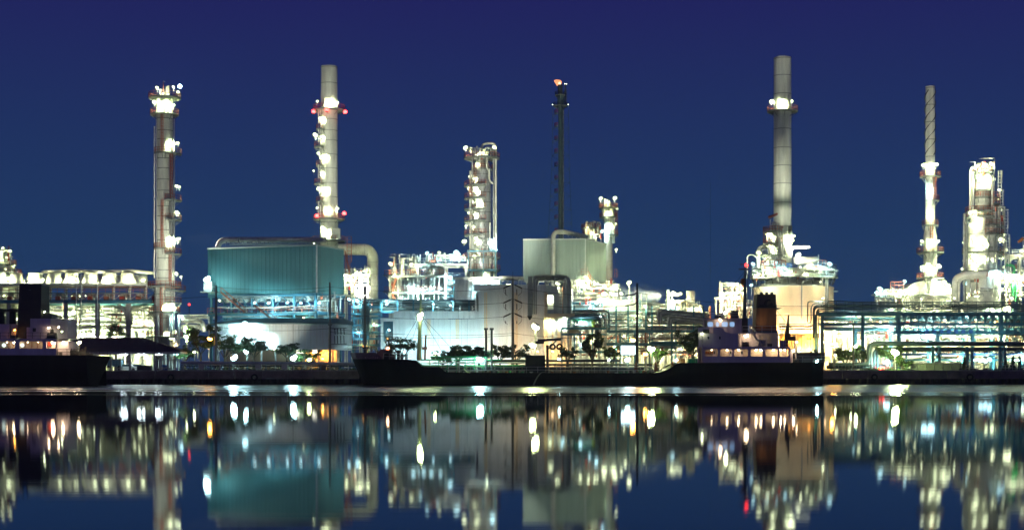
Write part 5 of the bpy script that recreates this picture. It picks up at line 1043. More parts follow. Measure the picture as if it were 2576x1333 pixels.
mb = MB(); railing(mb, [SP(875, 886, 5.5), SP(905, 886.5, 3.2), SP(943, 887, 1.5), SP(948, 890, 1.3)], 1.15, .07, 1.8); railing(mb, [SP(965, 903, .9), SP(1036, 905, .3)], 1.0, .07, .9); mb.build('railing', pale, t)
for u, v0 in ((919.5, 876), (958, 890), (1002, 884)):
    p = SP(u, 904, 4); top = SP(u, v0, 4); ucyl('vent_mast', t, p, top, .28, dark, 10); MB().lathe((top.x, top.y, top.z), [(.01, .3), (.45, .2), (.5, 0), (.3, -.25)], 12).build('vent_cap', dark, t)
m = MB(); p = SP(968, 893, 5); m.cyl(p+Vector((-1.2, 0, -.2)), p+Vector((1.2, 0, -.2)), .75, n=14).cyl(p+Vector((-1.3, 0, -.2)), p+Vector((-1.1, 0, -.2)), 1.1, n=14).cyl(p+Vector((1.1, 0, -.2)), p+Vector((1.3, 0, -.2)), 1.1, n=14).box(p+Vector((0, 0, -.8)), (2.8, 1.6, .6)); m.build('anchor_winch', funk, t)
m = MB(); m.poly([SP(950, 901, 3), SP(951, 886, 3), SP(958, 878, 3), SP(975, 877, 3), SP(976, 884, 3), SP(966, 888, 3), SP(962, 901, 3)], (0, 2.4, 0)); m.build('windlass_cover', bw, t)
ubox('lamp_box', t, SP(975.5, 875.5, 2.6), (.7, .5, .75), orange); lamp_at(t, SP(975.5, 875.5, 2.1), 'p', .5, 0, .5)
for u in (985, 992, 1012, 1022): ubox('bollard', t, SP(u, 899, 3), (.5, .5, 1.1), dark)
# foremast
fm = MB(); a = SP(1054, 906, 6); fm.cyl(a, SP(1057, 800, 6), .40, .24, 10); fm.cyl(SP(1057, 800, 6), SP(1058.5, 735, 6), .20, .1, 8); fm.bar(SP(1050, 778, 6), SP(1064, 778, 6), .14); fm.bar(SP(1049, 826, 6), SP(1056, 824, 6), .16); fm.build('foremast', mat('green_lit_mast', (.36, .42, .26), .5), t)  # mast colour carries the lamp's green light
lamp_at(t, SP(1057, 792, 4.9), 'g', 1.6, 0, 1.6); lamp_at(t, SP(1056, 802, 5.0), 'g', 1.0, 0, 1.0)
for u, v in ((1000, 886), (1024, 898), (1120, 898), (1180, 925)): ucyl('stay_wire', t, SP(1057, 790, 6), SP(u, v, 6), .035, wirem, 5)
ucyl('kingpost', t, SP(1069, 905, 4), SP(1071, 842, 4), .16, funo, 8); ubox('kingpost_box', t, SP(1068, 876, 3.8), (.9, .5, .5), orange)
# cargo deck
mb = MB(); railing(mb, [SP(1128, 937, .25), SP(1640, 938, .25)], 1.0, .07, 1.9); mb.build('railing', pale, t)
mb = MB(); railing(mb, [SP(1060, 930, 5), SP(1360, 931, 5)], 1.2, .07, 1.5); railing(mb, [SP(1400, 931, 5), SP(1690, 931, 5)], 1.0, .07, 1.5); mb.build('catwalk_railing', mat('yellow_rail_paint', (.5, .5, .22)), t)
for i, (v, r, m, u0_, u1_) in enumerate(((898, .16, greenp, 1083, 1225), (905, .12, greenp, 1060, 1260), (912, .14, pale, 1090, 1330), (920, .16, greenp, 1060, 1330), (926, .22, dark, 1080, 1620), (907, .2, dark, 1225, 1560), (917, .18, dark, 1330, 1640), (923, .1, pale, 1100, 1660))):  # green pipes here hold green lamp light in their colour
    pipe(t, [SP(u0_, v, 4+i*.5), SP(u1_, v, 4+i*.5)], r, m)
    for k2 in range(int((u1_-u0_)/45)): p = SP(u0_+20+k2*45, v, 4+i*.5); ubox('pipe_support', t, (p.x, p.y+.2, (p.z+1.6)/2), (.12, .12, max(.3, p.z-1.6)), m)
ubox('catwalk', t, (SP(1375, 930, 6).x, ysh(1375)+6, Z(931, 254)), (620*254/F, 1.4, .12), grate)
for u, s in ((1083, -1), (1110, 1)): ubar('deck_crane_arm', t, SP(u, 938, 4), SP(u+32*s, 910, 4), .2, greenp)
for u in (1222.5, 1237):
    ucyl('vent_post', t, SP(u, 938, 4.5), SP(u, 828, 4.5), .19, dark, 10); p = SP(u, 827, 4.5); MB().cyl(p-Vector((0, 0, .2)), p+Vector((0, 0, .15)), .36, n=10).build('vent_cap', dark, t)
for v in (882, 888, 894): ubar('vent_bracket', t, SP(1218, v, 4.4), SP(1241, v, 4.4), .14, greenp)
ubox('manifold_house', t, (SP(1346, 920, 4).x, ysh(1346)+4.5, (Z(893, 256)+1.6)/2), (50*256/F, 3, Z(893, 256)-1.6), mat('dark_green_deckhouse', (.02, .045, .02)))
ucyl('crane_post', t, SP(1377, 938, 4), SP(1377, 868, 4), .22, dark, 10); ubar('crane_jib', t, SP(1353, 856, 4), SP(1411, 853.5, 4), .42, dark); ubar('crane_strut', t, SP(1377, 880, 4), SP(1400, 856, 4), .16, dark); ubox('crane_head', t, SP(1358, 861, 4), (1.4, .7, .5), dark)
for u in (1390, 1407.5):
    f = MB(); c = SP(u, 872, 3.2); vq = []
    for i in range(16):
        a = 2*pi*i/16
        for j in range(6): b2 = 2*pi*j/6; rr = .42+.15*cos(b2); vq.append((c.x+rr*cos(a), c.y+.16*sin(b2), c.z+rr*sin(a)))
    f.add(vq, [(i*6+j, i*6+(j+1) % 6, ((i+1) % 16)*6+(j+1) % 6, ((i+1) % 16)*6+j) for i in range(16) for j in range(6)], True)
    tag(f.build('tyre_fender', rubber, None, c), 'left tyre of the pair hung from the tanker deck crane' if u < 1400 else 'right tyre of the pair hung from the tanker deck crane', 'tyre')
R2 = random.Random(5)
for i in range(46):
    u = R2.uniform(1150, 1650); p = SP(u, 938, R2.uniform(1.5, 9)); s = R2.uniform(.35, .9); p.z = 1.65
    MB().cyl(p, p+Vector((0, 0, s)), .16+.1*R2.random(), n=8).cyl(p+Vector((0, 0, s)), p+Vector((0, 0, s+.12)), .3, n=8).build('tank_valve', R2.choice((dark, dark, greenp, funo, pale)), t)
pipe(t, [SP(1167, 927, 3), SP(1172, 933, 2.6), SP(1176, 937, 2.5), SP(1184, 938, 2.5)], .1, mat('yellow_hose', (.5, .52, .2)), .6)
for u in (1626, 1652): ubar('derrick_leg', t, SP(u, 936, 5), SP(u-2.5, 880, 5), .16, pale)
for u in (1600, 1650, 1692): MB().lathe(SP(u, 925, 3), [(.35, -.6), (.28, 0), (.12, .9), (.01, 1.1)], 10).build('ventilator', funo, t)
lamp_at(t, SP(1701, 906, 3), 'c', 1.0, 1, .7); lamp_at(t, SP(1208, 903, 3), 'c', 1.7, 1, 1.1); lamp_at(t, SP(1094.6, 888, 5), 'g', .9, 2, .7); lamp_at(t, SP(1347, 822, 5), 'g', 1.5, 0, 1.2); lamp_at(t, SP(1340, 868, 5), 'g', 1.3, 0, 1.2); lamp_at(t, SP(1578.7, 904, 5), 'c', 1.2, 1, .8); lamp_at(t, SP(1532, 905, 5), 'c', .7, 1, .6)
lamp_at(t, SP(1407, 903, 5), 'c', .7, 0, .5)
ucyl('lamp_mast', t, SP(1346, 900, 5.4), SP(1347, 818, 5.4), .12, pale, 8)
# stern house
zd = Z(913, 250)
holes = [(1773, 1806), (1812, 1842), (1846.5, 1882), (1888, 1919), (1925.5, 1957), (1960.5, 1985)]
holes = [(a, b, 877.8, 896.3) for a, b in holes]
rim_wall(t, SP, 1768, 1989, 872.5, 912.8, holes, .6, shipw, 'side_plating')
a, b = SP(1768, 905, 2.2), SP(1986, 905, 2.2)
def sbox(name, ua, ub, va, vb, o0, o1, m):
    p = SP((ua+ub)/2, (va+vb)/2, o0); q = (ysh((ua+ub)/2)+o0)/F
    ob = ubox(name, t, (p.x, p.y+(o1-o0)/2, p.z), ((ub-ua)*q, o1-o0, (vb-va)*q), m); ob.rotation_euler = (0, 0, atan2(ysh(ub)-ysh(ua), SP(ub, 900).x-SP(ua, 900).x)); return ob
crm = mat('warm_cabin_paint', (.66, .58, .46), .55)
sbox('inner_wall', 1772, 1988, 872.7, 912.5, 2.3, 9.5, crm)
sbox('passage_ceiling', 1768, 1989, 871.5, 873.2, .6, 10, shipw); sbox('end_wall', 1765.5, 1769, 873, 912.7, .62, 9.8, shipw)
for u in (1797, 1866, 1838): sbox('cabin_door', u-4, u+4, 879, 911, 2.18, 2.32, shipw); sbox('door_pane', u-2, u+2, 883, 890, 2.1, 2.2, glass)
for i in range(4): sbox('locker', 1775+i*5, 1779+i*5, 884, 890, 2.15, 2.3, funo)
for u, w in ((1790, .22), (1829, .9), (1858, 1.2), (1902, 1.1), (1914, .8), (1945, 1.0), (1964, 1.4), (1974, .7)): lamp_at(t, SP(u, 880.2, 1.5), 'p', .45, 0, w*1.0)
sbox('upper_house', 1768.5, 1868, 838.5, 872, .8, 9.5, shipw); sbox('house_wing', 1767, 1795, 823, 838.4, .7, 9.6, shipw)
m = MB(); m.poly([SP(1795, 838.4, .7), SP(1795, 823, .7), SP(1818, 823, .7), SP(1821, 831, .7), SP(1829, 836.5, .7), SP(1838, 838.4, .7)], (0, .2, 0)); m.build('bridge_wing', shipw, t)
for u in (1782, 1811): sbox('porthole', u-2, u+2, 846, 853, .7, .82, glass)
sbox('nameboard', 1769, 1784, 829, 838, .6, .72, hullg)
wh = [(1780, 1794), (1801, 1809), (1815.5, 1831), (1835.5, 1848)]; wh = [(a, b, 809.5, 821.5) for a, b in wh]
rim_wall(t, SP, 1779, 1866, 803, 838.3, wh, 1.6, shipw, 'bridge_front')
sbox('bridge_inner', 1781, 1865, 804, 838, 4.6, 9, crm); sbox('bridge_roof', 1776, 1870, 800.5, 803.2, .9, 9.6, shipw); sbox('bridge_end', 1864, 1867.5, 803.5, 838.3, 1.62, 9, shipw); sbox('bridge_end', 1777.5, 1780, 803.5, 838.3, 1.62, 9, shipw)
for a, b, c, d in wh: sbox('window_pane', a, b, c, d, 1.74, 1.78, mat('lit_bridge_glass', (.35, .62, 1), emis=.75))
lamp_at(t, SP(1812, 804.5, .9), 'p', .75, 0, .6)
mb = MB(); railing(mb, [SP(1777, 800.5, 1.1), SP(1868, 800.5, 1.1)], .9, .06, 1.5); mb.build('railing', galv, t)
sbox('chart_locker', 1842, 1860, 781, 800.3, 3, 5.5, dark); sbox('radar_plinth', 1800, 1816, 794, 800.3, 3, 5, dark)
MB().ell(SP(1818, 793, 4), (.45, .45, .5)).build('radar_dome', shipw, t); ubar('radar_scanner', t, SP(1808, 790, 4), SP(1828, 789, 4), .2, dark); ucyl('antenna_whip', t, SP(1853, 781, 4), SP(1853, 752, 4), .05, dark, 5)
lamp_at(t, SP(1825.5, 785, 4), 'w', .8, 1, .8)
# mast
m = MB(); m.cyl(SP(1873, 838, 4), SP(1874, 690, 4), .36, .22, 10); m.cyl(SP(1874, 690, 4), SP(1874.5, 660, 4), .12, .08, 8); m.bar(SP(1858, 677, 4), SP(1886, 677, 4), .18); m.bar(SP(1861, 665, 4), SP(1878, 664.5, 4), .26, .16); m.box(SP(1872, 678, 4), (1.5, 1.0, .14)); m.bar(SP(1880, 838, 4), SP(1881, 690, 4), .12); m.build('mast', piped, t)
beacon(t, 1877.6, 667, ysh(1877)+3.3, 'r', .32, .1); MB().ell(SP(1868, 708, 3.8), (.4, .4, .55)).build('daymark', funo, t)
for u, v in ((1779, 800), (1955, 835), (2000, 838)): ucyl('stay_wire', t, SP(1874, 682, 4), SP(u, v, 5), .03, wirem, 5)
sbox('mast_base', 1866, 1884, 800, 838, 3, 5.2, dark)
# boat deck behind
sbox('boat_deck', 1866, 1966, 836.8, 838.4, .8, 9.8, shipw); sbox('aft_wall', 1868, 1964, 838.6, 871.5, 3.4, 9.4, shipw)
for u in (1915, 1935): sbox('aft_door', u-5, u+5, 846, 871, 3.28, 3.42, crm)
lamp_at(t, SP(1877, 844, 1.9), 'p', .8, 0, .7); spot(lamp_at(t, SP(1890, 824, .9), 's', .3, 2, .5, 'lamp', True), SP(1926, 800, 4), 85, 70)  # second lamp and its beam added to brighten the funnel
mb = MB(); railing(mb, [SP(1868, 836.6, 1), SP(1966, 836.6, 1)], 1.1, .06, 1.3); railing(mb, [SP(1868, 871.5, .9), SP(1992, 871.5, .9)], 1.0, .06, 1.3); mb.build('railing', pale, t)
mb = MB(); stairs(mb, SP(1886, 830, 1.4), SP(1916, 868, 1.4), .8); mb.build('stair', pale, t)
for u0_, u1_, v in ((1908, 1926, 863), (1962, 1978, 865)): ucyl('liferaft', t, SP(u0_, v, 1.6), SP(u1_, v, 1.6), .55, mat('raft_grey', (.22, .22, .34)), 14)
sbox('winch_box', 1868, 1886, 860, 871.5, 1.2, 2.6, funk); sbox('winch_box', 1932, 1944, 864, 871.5, 1.2, 2.6, dark)
# funnel
m = MB()
def fsec(u0_, u1_, v, o0, o1): a, b = SP(u0_, v, o0), SP(u1_, v, o0+.2); return [a, b, b+Vector((-.3, o1-o0, 0)), a+Vector((.1, o1-o0, 0))]
def loft(name, A, B, mt): m = MB(); m.add(A+B, [(0, 1, 2, 3)[::-1], (4, 5, 6, 7)]+[(i, (i+1) % 4, 4+(i+1) % 4, 4+i) for i in range(4)]); return m.build(name, mt, t)
loft('funnel_lower', fsec(1901, 1954, 836.5, 4, 8.5), fsec(1903, 1952.5, 775.5, 4.2, 8.2), funo)
loft('funnel_top', fsec(1902.8, 1952.7, 775.4, 4.15, 8.25), fsec(1904.5, 1951.5, 740, 4.3, 8), mat('olive_funnel_paint', (.10, .085, .045), .6))
loft('funnel_foot', fsec(1899, 1957, 838.2, 3.8, 8.6), fsec(1900.5, 1955, 832, 3.9, 8.5), piped)
sw = [(1910, 767), (1920, 766), (1921.5, 760), (1926, 755), (1933, 752.5), (1938, 754), (1939.5, 757.5), (1934, 756.5), (1929.5, 759.5), (1928, 764.5), (1931, 768), (1940, 762), (1944, 763), (1944.5, 768), (1951, 768), (1951, 774), (1905, 774), (1906, 770)]
m = MB(); m.poly([SP(u, v, 4.12) for u, v in sw], (0, -.08, 0)); m.build('funnel_emblem', emb, t)
for u in (1915, 1928, 1941): ucyl('exhaust_pipe', t, SP(u, 742, 6), SP(u, 735, 6), .25, dark, 8)
m = MB(); m.poly([SP(1953.5, 774, 5), SP(1968, 775, 5), SP(1953.5, 779, 5)], (0, .3, 0)); m.build('funnel_fin', funk, t)
mb = MB(); railing(mb, [SP(1903, 774, 4), SP(1953, 775, 4.4)], .6, .06, 1.5); mb.build('funnel_railing', dark, t)
# aft deck
m = MB(); m.cyl(SP(1981, 838, 4), SP(1984, 792, 4), .3, .1, 8); m.bar(SP(1975, 838, 4), SP(1984, 800, 4), .16); m.cyl(SP(1978, 872, 4), SP(1979, 836, 4), .35, n=8); m.build('aft_derrick', dark, t)
sbox('davit_house', 1977, 1992, 838, 852, 3, 5, dark); sbox('davit_house', 1984, 2003, 846, 856, 2.5, 4, funk); ucyl('davit', t, SP(2002, 905, 3), SP(1999, 842, 3), .18, pale, 8)
sbox('aft_cabin', 1988.5, 1999, 876, 912.5, 2.4, 6, shipw); lamp_at(t, SP(1996, 881, 1.6), 'p', .7, 0, 1.2); lamp_at(t, SP(2004, 860, 2.4), 'p', .5, 0, .5)
m = MB(); p = SP(2030, 898, 5); m.cyl(p+Vector((-2.2, 0, 0)), p+Vector((2.2, 0, 0)), .8, n=14); m.box(p+Vector((0, 0, -.6)), (5, 2, .7)); m.box(p+Vector((2.6, 0, -.1)), (.5, 1.6, 1.7)); m.box(p+Vector((-2.6, 0, -.1)), (.4, 1.6, 1.7)); m.build('mooring_winch', dark, t)
mb = MB(); railing(mb, [SP(1992, 911.4, .5), SP(2072, 911.2, .6), SP(2088, 911, 11)], 1.05, .06, 1.4); mb.build('railing', galv, t)
for u in (2012, 2052): ubox('bollard', t, SP(u, 906, 2), (.5, .4, .9), dark)
for u in (1708, 1716, 1737, 1745, 1752): ubox('deck_box', t, SP(u, 907, 4), (.9, .7, .8), (greenp if u > 1730 else funo))
mb = MB(); railing(mb, [SP(1712, 912, .5), SP(1768, 912, .5)], 1.1, .06, 1.2); mb.build('railing', pale, t)
ucyl('side_post', t, SP(1767, 908, .3), SP(1766, 843, .3), .09, pale, 6); lamp_at(t, SP(1766, 839, .3), 'w', .5, 0, .5)
lamp_at(t, SP(2055, 908, .2), 'c', .9, 0, 1.3)
# rudder post streak plate at the stem
MB().poly([SP(905, 936, 5.6), SP(909, 936, 5.6), SP(907, 964, 5.9), SP(903, 964, 5.9)], (0, .25, 0)).build('stem_bar', hullg, t)
# discharge jet
pts = []; a = SP(1371, 935.6, -.05)
for i in range(12):
    s = i/11; pts.append(Vector((a.x-1.95*s, a.y-.55*s, a.z+.55*s-2.75*s*s)))
m = MB(); m.tube(pts, [.05+.10*i/11 for i in range(12)], 8); tag(m.build('water_jet', mat('falling_water', (.55, .65, .45), .15, alpha=.55), None, a), 'thin arc of water spilling from the tanker side into the river', 'water jet')

# left ship
y = 246.0
def LS(u, v, off=0): return P(u, v, y+off)
t = thing('coaster_ship', 'black hulled ship cropped by the left edge with tall black funnel and amber lit windows', 'ship', LS(60, 965, 6))
sec = [(-420, 893, -420, 6, 6, 0), (150, 893, 150, 6, 6, 0), (217, 893.2, 222, 5.8, 5.2, 0)]
vs = []
for ut, vt, ub, bt, bb, sh in sec:
    a, b = LS(ut, vt), LS(ub, 960)
    vs += [(a.x, y+6-bt, a.z), (a.x, y+6-bt-.1, a.z*.5), (b.x, y+6-bb, -.7), (b.x, y+6+bb, -.7), (a.x, y+6+bt, a.z)]
h = MB(); h.add(vs, [(i*5+j, (i+1)*5+j, (i+1)*5+j+1, i*5+j+1) for i in range(2) for j in range(4)]); h.build('hull', hullm, t)
a = [LS(217, 892.4, .2), LS(222, 975, .8), LS(246, 972, 2.4), LS(278, 896.5, 4)]
h = MB(); h.add([tuple(p) for p in a]+[tuple(LS(217, 893, 11.8)), tuple(LS(222, 975, 11))], [(0, 1, 2, 3), (3, 2, 5, 4)]); h.build('stern_plating', hullg, t)
m = MB(); m.add([(LS(-420, 894).x, y+.1, Z(894.5, y)), (LS(217, 894).x, y+.3, Z(894.5, y)), (LS(276, 894).x, y+9.4, Z(894.5, y)), (LS(217, 894).x, y+11.8, Z(894.5, y)), (LS(-420, 894).x, y+11.9, Z(894.5, y))], [(0, 1, 2, 3, 4)]); m.build('deck', MATS['ship_deck_red'], t)
holes = [(-60, -8), (-4, 38), (48.5, 107), (117, 139)]; holes = [(a, b, 858.3, 876.3) for a, b in holes]
rim_wall(t, LS, -140, 142, 853, 893.4, holes, .6, shipw, 'side_plating')
def lbox(name, ua, ub, va, vb, o0, o1, m):
    p = LS((ua+ub)/2, (va+vb)/2, o0); q = (y+o0)/F; return ubox(name, t, (p.x, p.y+(o1-o0)/2, p.z), ((ub-ua)*q, o1-o0, (vb-va)*q), m)
lbox('inner_wall', -138, 140, 854, 893.2, 2.2, 9.5, crm); lbox('passage_ceiling', -140, 143, 852, 853.6, .6, 10, shipw); lbox('aft_wall', 142.3, 172, 858, 893, 3, 9, shipw)
for u in (10, 56): MB().cyl(LS(u, 868, 2.05), LS(u, 868, 2.2), .32, n=14).build('porthole', mat('lit_porthole', (.8, 1, .9), emis=1.4), t)
for u in (22, 33, 62, 80, 95): lbox('wall_joint', u-.4, u+.4, 857, 893, 2.12, 2.24, funo)
lbox('red_locker', 121, 129, 860, 870, 1.8, 2.2, redm)
lbox('upper_house', 76, 128, 801, 852, 1.5, 8.5, shipw)
m = MB(); m.poly([LS(128.2, 801.5, 1.55), LS(128.2, 852, 1.55), LS(170, 852, 5), LS(170, 802.5, 5)], (.4, 4.0, 0)); m.build('upper_house_end', shipw, t)
lbox('house_step', 67, 76, 823, 852, 2, 8, shipw); lbox('window', 82, 90, 825, 834, 1.42, 1.52, dark)
D5 = Vector((0, 5, 0)); D4 = Vector((0, 4.2, 0)); A = [LS(42, 851, 3), LS(102, 851, 3), LS(102, 851, 3)+D5, LS(42, 851, 3)+D5]; B = [LS(49, 716, 3.4), LS(104, 716, 3.4), LS(104, 716, 3.4)+D4, LS(49, 716, 3.4)+D4]
def loft2(name, A, B, mt): m = MB(); m.add(A+B, [(3, 2, 1, 0), (4, 5, 6, 7)]+[(i, (i+1) % 4, 4+(i+1) % 4, 4+i) for i in range(4)]); return m.build(name, mt, t)
loft2('funnel', A, B, funk); loft2('funnel_rim', [LS(48.5, 717, 3.2), LS(104.6, 717, 3.2), LS(104.6, 717, 7.8), LS(48.5, 717, 7.8)], [LS(49.5, 713.8, 3.2), LS(104.3, 713.8, 3.2), LS(104.3, 713.8, 7.8), LS(49.5, 713.8, 7.8)], dark)
for u in (58, 69): ucyl('exhaust_pipe', t, LS(u, 716, 5), LS(u, 690, 5), .09, dark, 6)
lbox('funnel_hatch', 72, 77, 729, 733, 3.36, 3.6, pale); lbox('funnel_door', 100, 105, 752, 772, 4, 5, dark)
lbox('winch_house', 101, 131, 789, 801, 4, 7, dark); ucyl('derrick_post', t, LS(149, 801, 4), LS(149, 797, 4), .5, dark, 10); ubar('derrick_boom', t, LS(108, 785, 5), LS(145, 793, 5), .16, dark)
for u in (4, 32):
    ucyl('ventilator', t, LS(u, 815, 3.5), LS(u, 782, 3.5), .55, hullg, 12); MB().lathe(tuple(LS(u, 780, 3.5)), [(.55, -.3), (.95, -.2), (.95, .15), (.01, .3)], 14).build('ventilator_cap', funk, t)
lbox('ventilator_base', -8, 24, 815, 852, 2.5, 6, shipw); lbox('ventilator_base', 28, 41, 815, 843, 2.2, 6, crm)
mb = MB(); railing(mb, [LS(-100, 852, .8), LS(142, 852, .8)], 1.0, .06, 1.3); railing(mb, [LS(144, 893, .5), LS(217, 893, .5)], 1.0, .06, 1.2); railing(mb, [LS(172, 893, 6), LS(270, 894, 8)], 1.0, .06, 1.2); mb.build('railing', dark, t)
m = MB(); p = LS(131, 846, 1.2); m.cyl(p-Vector((.7, 0, 0)), p+Vector((.7, 0, 0)), .55, n=12).box(p+Vector((0, 0, .75)), (.5, .5, .8)).box(p+Vector((0, 0, -.4)), (1.8, 1, .3)); m.build('capstan', dark, t)
for u, v, w in ((150, 885, 14), (178, 880, 20), (205, 884, 22), (226, 889, 16), (190, 888, 40)): lbox('deck_gear', u-w/2, u+w/2, v, 893, 3+(u % 3), 5+(u % 3), dark)
for i in range(7): ubar('rope_coil', t, LS(168+i*8, 893, 4), LS(172+i*7, 872+(i % 3)*4, 4.5), .16, funk)
for u, v, c, s, w, o_ in ((123, 824, 'p', .6, .7, .8), (147.5, 823, 'p', .6, .6, 1.6), (35, 861.5, 'p', .6, .9, 1.2), (134, 862, 'p', .7, 1.1, 1.2), (159, 861, 'p', .7, .9, 2.4), (199, 862, 'p', .8, 1.2, 3), (156, 834, 'w', .4, .5, 2.4), (112, 784.6, 'w', .4, .5, 4), (70, 860.5, 'p', .35, .35, 1.3), (96, 860.5, 'p', .3, .25, 1.3), (18, 860.5, 'p', .3, .3, 1.3), (37, 830, 'a', .5, .5, 1.6)): lamp_at(t, LS(u, v, o_), c, s, 0, w)
ucyl('lamp_post', t, LS(199, 893, 3.4), LS(199, 862, 3.4), .1, dark, 6)
# ------------------------------------------------------------------ quay side: pavilion, hedge, trees, poles, signs
y = 283.0; k = y/F
t = thing('pavilion', 'open sided pavilion with brown tiled hip roof and pale posts on the quay', 'pavilion', (X(340, y), y, GZ))
ev, rg = Z(885, y), Z(852, y+5)
xa, xb, dpt = X(120, y), X(457, y), 10
ra, rb_ = X(200, y+5), X(362, y+5)
def hip(n_, A, B, C, D, m):                                             # tiled slope built of stepped courses A-B eaves, D-C ridge
    mb = MB(); A, B, C, D = map(Vector, (A, B, C, D))
    for i in range(n_):
        s0, s1 = i/n_, (i+1)/n_; a, b = A.lerp(D, s0), B.lerp(C, s0); c, d = B.lerp(C, s1), A.lerp(D, s1); up = Vector((0, 0, .10))
        mb.add([a+up, b+up, c+up*.3, d+up*.3, a-up, b-up, c-up, d-up], [(0, 1, 2, 3), (4, 5, 1, 0), (7, 6, 5, 4), (1, 5, 6, 2), (3, 7, 4, 0)])
    return mb.build('roof_slope', m, t)
hip(14, (xa, y-1, ev), (xb, y-1, ev), (rb_, y+5, rg), (ra, y+5, rg), roofm); hip(14, (xb, y-1, ev), (xb, y+11, ev), (rb_, y+5, rg), (rb_, y+5, rg), roofm); hip(14, (xb, y+11, ev), (xa, y+11, ev), (ra, y+5, rg), (rb_, y+5, rg), roofm); hip(14, (xa, y+11, ev), (xa, y-1, ev), (ra, y+5, rg), (ra, y+5, rg), roofm)
mb = MB(); mb.bar((ra, y+5, rg+.1), (rb_, y+5, rg+.1), .3); mb.bar((rb_, y+5, rg+.1), (xb, y-1, ev+.1), .26); mb.build('ridge_tiles', roofm, t)
mb = MB(); mb.bar((xa, y-1.05, ev-.12), (xb, y-1.05, ev-.12), .12, .3); mb.bar((xb, y-1, ev-.12), (xb, y+11, ev-.12), .12, .3); mb.build('fascia', pale, t)
ubox('ceiling', t, ((xa+xb)/2, y+5, ev-.3), (xb-xa-.6, 11, .08), whitec)
for i, u in enumerate((278, 302, 326, 356, 388, 405, 422, 440)):
    for dy in (.3, 9.5): ubox('post', t, (X(u, y), y+dy, (GZ+ev-.3)/2), (.22 if i % 2 else .3, .25, ev-.3-GZ), (galv, pale)[i % 2])
for v in (905, 925): ubox('rail', t, P(350, v, y+.3), (200*k, .1, .14), pale)
for i in range(9): ubox('wall_frame', t, P(372+i*9, 916, y+9), (.1, .1, 20*k), pale)
lamp(t, 442, 889, y+2, 'c', 1.5, 0, 1.3); 
for u in (300, 345, 390): ubox('tube_light', t, (X(u, y), y+3, ev-.45), (1.4, .2, .12), mat('fluorescent_tube', (.8, .95, 1), emis=70))
ybl = mat('pale_blue_paint', (.25, .50, .62), .5)
o = thing('skip_container', 'pale blue skip container with ribbed side parked under the pavilion', 'container', P(288, 918, y+4))
ubox('body', o, P(286, 913, y+4), (42*k, 2.2, 17*k), ybl); ubox('rim', o, P(286, 904.4, y+4), (43*k, 2.4, .2), bluebr)
for i in range(6): ubox('rib', o, P(268+i*7, 914, y+2.82), (.12, .12, 15*k), ybl)
for u in (272, 300): ucyl('wheel', o, P(u, 924, y+2.7), P(u, 924, y+3.1), .35, rubber, 14)
def car(u, yy, m, label, s=1):                                         # small car seen side on
    o = thing('parked_car', label, 'car', (X(u, yy), yy, GZ)); x = X(u, yy); mb = MB()
    pr = [(-2.1, .35), (2.1, .35), (2.1, .8), (1.9, .95), (1.1, 1.0), (.6, 1.45), (-1.1, 1.48), (-1.8, 1.0), (-2.1, .9)]
    mb.poly([(x+a*s, yy-.8, GZ+b) for a, b in pr], (0, 1.6, 0)); mb.build('body', m, o)
    mb = MB(); mb.poly([(x+a*s, yy-.82, GZ+b) for a, b in ((-1.5, 1.0), (.95, 1.02), (.55, 1.38), (-1.05, 1.4))], (0, .03, 0)); mb.build('window', glass, o)
    for q in (-1.3, 1.3): ucyl('wheel', o, (x+q*s, yy-.86, GZ+.33), (x+q*s, yy-.6, GZ+.33), .33, rubber, 14)
    ubox('headlight', o, (x+2.08*s, yy-.6, GZ+.75), (.1, .3, .18), whitec)
car(321, y+5, whitec, 'white car parked under the pavilion beside the blue container'); car(352, y+7, pale, 'pale car parked under the pavilion behind the dark crate'); car(2216, 291, redm, 'small red car on the quay beside the trestle pipes')
for u, nme in ((410, 'upright blue drum nearest the bright lamp under the pavilion'), (419, 'blue drum leaning beside a post at the pavilion end')):
    o = thing('oil_drum', nme, 'drum', (X(u, y+2), y+2, GZ)); x = X(u, y+2); MB().lathe((x, y+2, GZ), [(.01, 0), (.42, 0), (.42, .4), (.45, .43), (.42, .46), (.42, .8), (.45, .83), (.42, .86), (.42, 1.3), (.01, 1.3)], 16).build('body', bluebr, o); ucyl('lid', o, (x, y+2, GZ+1.3), (x, y+2, GZ+1.34), .38, ybl, 16)
o = thing('dark_crate', 'black equipment crate on the quay edge in front of the pavilion', 'crate', P(364, 922, 280)); ubox('body', o, (X(364, 280), 280, GZ+.55), (2.6, 1.2, 1.0), dark); ubox('lid', o, (X(366, 280), 280, GZ+1.1), (2.1, 1.1, .16), rubber); ubox('skid', o, (X(361, 280), 280, GZ+.02), (3.4, 1.2, .12), dark)

